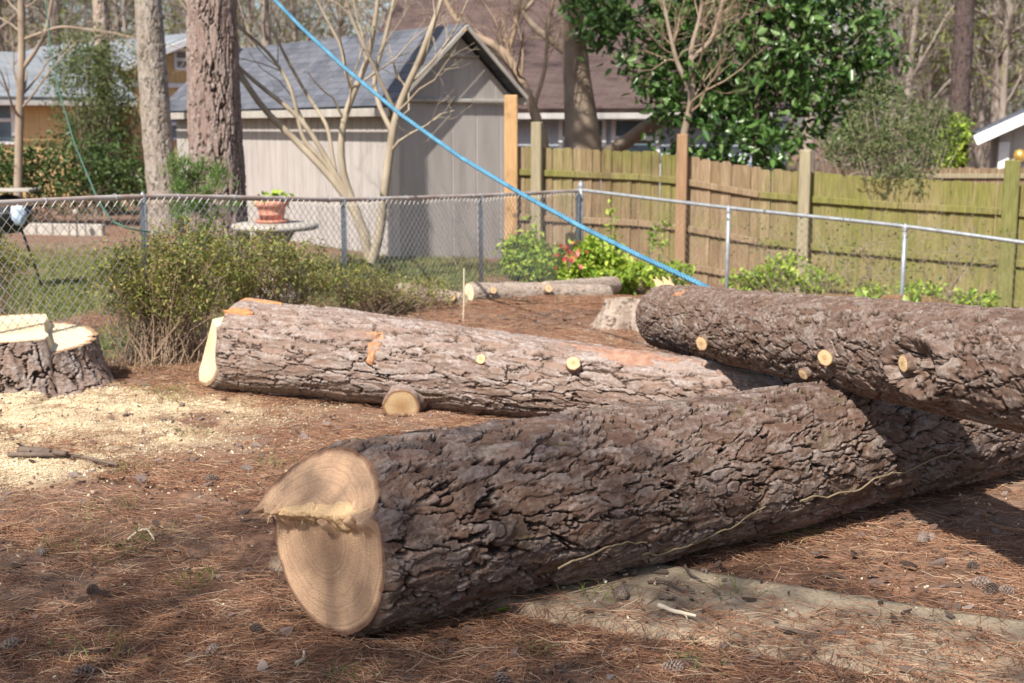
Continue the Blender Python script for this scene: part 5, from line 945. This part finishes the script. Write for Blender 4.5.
# ------------------------------------------------------------------ litter on the ground
M['needle'] = leafmat("dry_pine_needle", [(0.10, 0.05, 0.032), (0.21, 0.10, 0.058), (0.31, 0.155, 0.088), (0.41, 0.235, 0.14), (0.55, 0.41, 0.28)], .7, .3, .0)
def scatter(n, x0, x1, y0, y1, dens, rg):
    x = rg.uniform(x0, x1, n); y = y0 + (y1 - y0) * rg.uniform(0, 1, n) ** 1.35; k = rg.uniform(size=n) < dens(x, y); return x[k], y[k]
def on_path(x, y):
    v = PN[0] * x + PN[1] * y - (PA - PW); return (v > 0.0) & (v < PW)
def path_z(x, y): return np.where(on_path(x, y), .037, 0.0)
rg = np.random.default_rng(91)
def ndens(x, y):
    n = fbm(np.stack([x * 1.3, y * 1.5, 0 * x], -1), 4, 15); v = PN[0] * x + PN[1] * y - (PA - PW); pm_ = np.where((v > 0) & (v < PW), np.where(v > PW * .70, .04, .30), 1.0)
    return (0.30 + 1.3 * sst(.36, .62, n)) * (1 - .85 * saw_mask(x, y)) * pm_ * (.80 + .20 * sst(9.6, 8.2, y))
x, y = scatter(200000, -3.9, 4.3, 3.25, 13.0, ndens, rg); n = len(x); a = rg.uniform(0, 6.283, n) + 0; L = rg.uniform(.07, .17, n); cv_ = rg.normal(size=n) * .5
z0 = np.maximum(GH(x, y), path_z(x, y)) + rg.uniform(.002, .018, n)
def nd(t): return np.stack([x + np.cos(a + cv_ * t) * L * t, y + np.sin(a + cv_ * t) * L * t, z0 + 0 * t + rg.normal(size=n) * .004], -1)
P = np.stack([nd(0), nd(.5), nd(1)], 1); P[:, 1:, 2] = np.maximum(P[:, 1:, 2], np.maximum(GH(P[:, 1:, 0], P[:, 1:, 1]), path_z(P[:, 1:, 0], P[:, 1:, 1])) + .003)
tag(mk("pine_straw", tubes(P, np.array([.0011, .0011, .0005])[None] * rg.uniform(.8, 1.35, (n, 1)), 3), M['needle'], attrs={"rnd": np.repeat(np.clip(rg.normal(.48, .27, n), 0, 1), 9)}), kind="stuff")
def flakes(x, y, size, thick, rg, lift=.004, tilt=.25, asp=(.45, .9), k=6):
    n = len(x); th = (np.arange(k) * 2 * np.pi / k)[None] + rg.normal(size=(n, k)) * .22; r = size[:, None] * rg.uniform(.6, 1.1, (n, k)); rot = rg.uniform(0, 6.28, n)[:, None]; as_ = rg.uniform(asp[0], asp[1], n)[:, None]
    px, py = r * np.cos(th), r * np.sin(th) * as_; X = px * np.cos(rot) - py * np.sin(rot); Y = px * np.sin(rot) + py * np.cos(rot); tx, ty = rg.normal(size=(2, n, 1)) * tilt
    z = np.maximum(GH(x, y), path_z(x, y))[:, None] + lift + np.abs(tx) * size[:, None] * .5 + X * tx + Y * ty; Z = np.maximum(z, (np.maximum(GH(x, y), path_z(x, y)) + .001)[:, None]); T = thick[:, None]
    V = np.concatenate([np.stack([x[:, None] + X, y[:, None] + Y, Z + T], -1), np.stack([x[:, None] + X * .96, y[:, None] + Y * .96, Z - .002], -1)], 1).reshape(-1, 3); base = (np.arange(n) * 2 * k)[:, None]; i = np.arange(k)
    top_ = base + i[None]; sd = np.stack([i, (i + k), (i + 1) % k + k, (i + 1) % k], -1); sd = (base[:, :, None] + sd[None]).reshape(-1, 4); return (V, [top_, sd]), np.repeat(rg.uniform(size=n), 2 * k)
x, y = scatter(9000, -3.9, 4.2, 3.3, 12, lambda x, y: (1.2 * np.exp(-((x + 2.0) ** 2 / .5 + (y - 6.2) ** 2 / .12)) + .25 + .9 * sst(.4, .65, fbm(np.stack([x * .9, y * .9, 0 * x + 4], -1), 3, 19))) * (1 - .6 * saw_mask(x, y)) * np.where(on_path(x, y), .45, 1), rg)
fl_, rn = flakes(x, y, .009 + .036 * rg.uniform(0, 1, len(x)) ** 4, rg.uniform(.002, .008, len(x)), rg, .004, .25, (.35, .8), 7)
tag(mk("bark_litter", fl_, leafmat("bark_flake", [(0.045, 0.03, 0.024), (0.09, 0.06, 0.047), (0.15, 0.11, 0.09), (0.23, 0.185, 0.165), (0.12, 0.065, 0.045)], .85, .2, 0.0), smooth=False, attrs={"rnd": rn}), kind="stuff")
x, y = scatter(95000, -4.2, 1.2, 4.6, 9.3, lambda x, y: .95 * saw_mask(x, y) ** .8 + .13 * np.exp(-((x + 1.6) ** 2 / 2.2 + (y - 7.3) ** 2 / .9)) + .012, rg)
fl_, rn = flakes(x, y, .002 + .009 * rg.uniform(0, 1, len(x)) ** 3.5, rg.uniform(.001, .004, len(x)), rg, .002, .3, (.3, .8), 4)
tag(mk("sawdust", fl_, leafmat("sawdust_chip", [(0.44, 0.33, 0.19), (0.60, 0.49, 0.31), (0.72, 0.62, 0.44), (0.82, 0.75, 0.60)], .9, .1, 0.0), smooth=False, attrs={"rnd": rn}), kind="stuff")
x, y = scatter(9000, -3.8, 4.2, 3.3, 13, lambda x, y: np.where(on_path(x, y), .5, .8), rg); fl_, rn = flakes(x, y, .003 + .008 * rg.uniform(0, 1, len(x)) ** 3, rg.uniform(.001, .004, len(x)), rg, .003, .3, (.4, 1), 5)
tag(mk("wood_chips", fl_, leafmat("wood_chip", [(0.30, 0.20, 0.12), (0.52, 0.40, 0.27), (0.66, 0.56, 0.42), (0.40, 0.36, 0.32)], .9, .1, 0.0), smooth=False, attrs={"rnd": rn}), kind="stuff")
# grass: sparse tufts in the yard, thin lawn beyond the fence
T_ = []
for px, py, k, s_ in ((272, 466, 26, .05), (160, 398, 60, .10), (178, 404, 45, .10), (200, 583, 40, .07), (96, 520, 40, .09), (128, 548, 34, .08), (146, 546, 24, .05), (95, 652, 34, .07), (525, 655, 18, .04), (690, 668, 34, .06), (800, 537, 40, .06), (352, 678, 30, .06), (150, 350, 60, .14), (195, 437, 26, .06), (60, 548, 26, .07), (600, 604, 24, .06), (300, 480, 16, .05), (730, 600, 14, .05), (515, 300, 60, .3), (560, 312, 60, .3), (130, 470, 20, .05)):
    p = gnd(px, py); T_.append(np.stack([p[0] + rg.normal(size=k) * s_, p[1] + rg.normal(size=k) * s_, np.zeros(k)], -1))
T_ = np.concatenate(T_); T_[:, 2] = np.maximum(GH(T_[:, 0], T_[:, 1]), path_z(T_[:, 0], T_[:, 1])); bl, rn = blades(T_, .075, .004, rg, .9)
x, y = scatter(150000, -14, 0.5, 9.2, 19, lambda x, y: grass_mask(x, y), rg); G_ = np.stack([x, y, GH(x, y)], -1); b2l, rn2 = blades(G_, .075, .009, rg, .9)
tag(mk("grass", [bl, b2l], leafmat("grass_blade", [(0.07, 0.10, 0.025), (0.13, 0.17, 0.04), (0.20, 0.22, 0.06), (0.34, 0.29, 0.15)], .6, .3, .3), attrs={"rnd": np.concatenate([rn, rn2])}), kind="stuff")
x, y = scatter(2600, -3.2, .2, 8.6, 10.4, lambda x, y: sst(.9, .2, np.abs(y - (9.0 + (x + 2.7) * .55))) * .9, rg); G_ = np.stack([x, y, GH(x, y)], -1); bl, rn = blades(G_, .16, .004, rg, 1.1)
tag(mk("dry_grass", bl, leafmat("dry_stem", [(0.20, 0.11, 0.06), (0.32, 0.20, 0.11), (0.42, 0.31, 0.19)], .8, .2, .2), attrs={"rnd": rn}), kind="stuff")
# pine cones
def cone_mesh(seed):
    rg = np.random.default_rng(seed); L = .085; parts = [lathe([0, 0, 0], [(0, 0), (.016, .008), (.02, .03), (.014, .06), (0, L)], 12)]
    for k in range(74):
        t = (k + .5) / 74; a_ = k * 2.39996; rr = .030 * math.sin(math.pi * min(1, t * .85 + .16)) ** .8 + .003; z = t * L; ca, sa = math.cos(a_), math.sin(a_); w = .010 * (1.1 - t * .6); d = np.array([ca, sa, .35 + .5 * t]); s = np.array([-sa, ca, 0]); b0 = np.array([0, 0, z - .006]); e = d / np.linalg.norm(d[:2]) * rr + [0, 0, z]
        V = np.array([b0 + d * .006 - s * w * .4, b0 + d * .006 + s * w * .4, e + s * w, e - s * w, e * .96 + [0, 0, -.006] + s * w * .8, e * .96 + [0, 0, -.006] - s * w * .8, b0 + d * .004 - [0, 0, .003]])
        parts.append((V, [np.array([[0, 1, 2, 3], [3, 2, 4, 5]]), np.array([[1, 6, 4], [1, 4, 2], [0, 3, 5], [0, 5, 6], [6, 5, 4]])]))
    return parts
M['cone'] = simple("weathered_pine_cone", (0.11, 0.075, 0.06), (0.24, 0.185, 0.155), 60, .85, .2)
cones = [(256, 630, "pine cone just left of the big sawn log end"), (211, 658, "grey pine cone near the bottom, below the sawn log end"), (94, 674, "pine cone at the bottom left edge of the picture"), (91, 592, "dark round pine cone in the needles at the left"), (44, 558, "greyish pine cone near the left edge, above the dark round one"), (217, 481, "reddish pine cone where the sawdust thins out"), (970, 568, "first pine cone of the little pile at the right"), (995, 592, "pale pine cone at the front of the little pile at the right"), (972, 586, "dark pine cone in the middle of the little pile at the right"), (1014, 598, "pine cone at the right end of the little pile"), (920, 547, "lone pine cone beyond the path, left of the little pile"), (662, 676, "pine cone near the bottom edge by the path"), (620, 612, "pine cone lying beside the big log on the path"), (2, 652, "dark pine cone cut by the left edge"), (500, 680, "pine cone near the bottom middle")]
proto = None
for k, (px, py, lab) in enumerate(cones):
    if proto is None: o = mk("pine_cone", cone_mesh(3), M['cone'], None, [0, 0, 0], False); proto = o
    else: o = proto.copy(); COL.objects.link(o)
    p = gnd(px, py); z = max(float(GH(p[0], p[1])), float(path_z(p[0], p[1]))); rgk = np.random.default_rng(k + 200); o.location = (p[0], p[1], z + .014); o.rotation_euler = (R(90) + rgk.normal() * .15, rgk.normal() * .3, rgk.uniform(0, 6.28)); s = rgk.uniform(.62, .9); o.scale = (s, s, s)
    tag(o, lab, "pine cone", "fallen pine cones")
# sticks, a slab of bark, slivers
M['stick'] = simple("dead_stick", (0.07, 0.05, 0.04), (0.16, 0.12, 0.095), 20, .9, .2, .5); M['palestick'] = simple("peeled_stick", (0.46, 0.38, 0.28), (0.62, 0.54, 0.42), 12, .8, .2, .3)
def stick(label, pxp, rad, mat, seed, name="stick", up=.012):
    rg = np.random.default_rng(seed); pts = []
    for px, py in pxp:
        p = gnd(px, py); p[2] = max(float(GH(p[0], p[1])), float(path_z(p[0], p[1]))) + rad + up * rg.uniform(.2, 1); pts.append(p)
    P = poly(np.array(pts), 26); P += (fbm(P * 14, 3, seed)[:, None] - .5) * .012 * np.array([1, 1, .3]); rr = rad * np.linspace(1, .55, 26) * (1 + .35 * (fbm(P * 22, 2, seed + 1) - .5))
    parts = [tubes(P, rr, 8, True)]; Q, rq = spawn(P[None], rr[None], 2, .16, .7, rg, .02, 5, .2, .5); parts.append(tubes(Q, rq, 6)); return tag(mk(name, parts, M[mat], None, pts[0]), label, "stick")
stick("dark stick lying across the edge of the sawdust", ((10, 462), (45, 466), (80, 464), (118, 470)), .014, 'stick', 1)
stick("thick broken bark slab on the sawdust by the left edge", ((22, 459), (40, 464), (68, 466)), .026, 'stick', 2)
stick("pale curved peeled twig in the needles at the left", ((127, 544), (140, 541), (148, 541), (155, 548)), .006, 'palestick', 3)
stick("pale peeled sliver of wood on the path in front of the log", ((658, 621), (676, 626), (696, 632)), .010, 'palestick', 4)
stick("dark crooked twig on the path beside the log", ((655, 593), (668, 596), (682, 604), (694, 604)), .007, 'stick', 5)
stick("short dark twig on the path, close to the log", ((685, 578), (690, 586), (701, 593)), .006, 'stick', 6)
stick("grey stick beside the sawn log end, pointing at it", ((264, 506), (280, 500), (298, 494)), .012, 'stick', 7)
stick("thin dark twig on the path by the bottom right", ((776, 640), (800, 648), (822, 650)), .006, 'stick', 8)
stick("long pale branch leaning low in front of the azalea", ((152, 340), (175, 326), (205, 312)), .010, 'palestick', 9, up=.12)
stick("pale sliver curled near the bottom, left of the log", ((296, 671), (303, 664), (304, 656)), .007, 'palestick', 10)
stick("upright thin stake behind the pale sunlit log", ((461, 318), (462, 316)), .010, 'palestick', 11) if False else None
sk = gnd(463, 322); tag(mk("stake", tubes(np.array([[sk[0], sk[1], sk[2] - .05], [sk[0] + .01, sk[1], sk[2] + .2], at(464, 268, sk[1])]), .007, 8), M['palestick'], None, sk), "thin pale upright stake behind the pale sunlit log", "stake")
for lab, px, py, mat, sd in (("single bright green leaf on the needles below the big log", 497, 617, 'leaf_bright', 1), ("tan leaf lying right of the path near the pine cones", 893, 583, 'splint', 2)):
    rg = np.random.default_rng(sd); p = gnd(px, py); lf, rn = leaves(np.array([[p[0], p[1], float(GH(p[0], p[1])) + .03]]), .05, .7, rg, 2, np.array([2.0, .5, .2]), .3, True); tag(mk("leaf", lf, M[mat], None, p, attrs={"rnd": rn * 0 + .4}), lab, "leaf")
rg = np.random.default_rng(97)
p = gnd(158, 348); C = np.stack([p[0] + rg.normal(size=90) * .22, p[1] + rg.normal(size=90) * .12, np.zeros(90)], -1); C[:, 2] = GH(C[:, 0], C[:, 1]) + rg.uniform(.02, .08, 90); lf, rn = leaves(C, .07, .65, rg, 1); wd = thing("weed", p, "patch of bluish green broad leaves at the foot of the azalea", "weed"); mk("leaves", lf, M['leaf_soft'], wd, attrs={"rnd": rn})
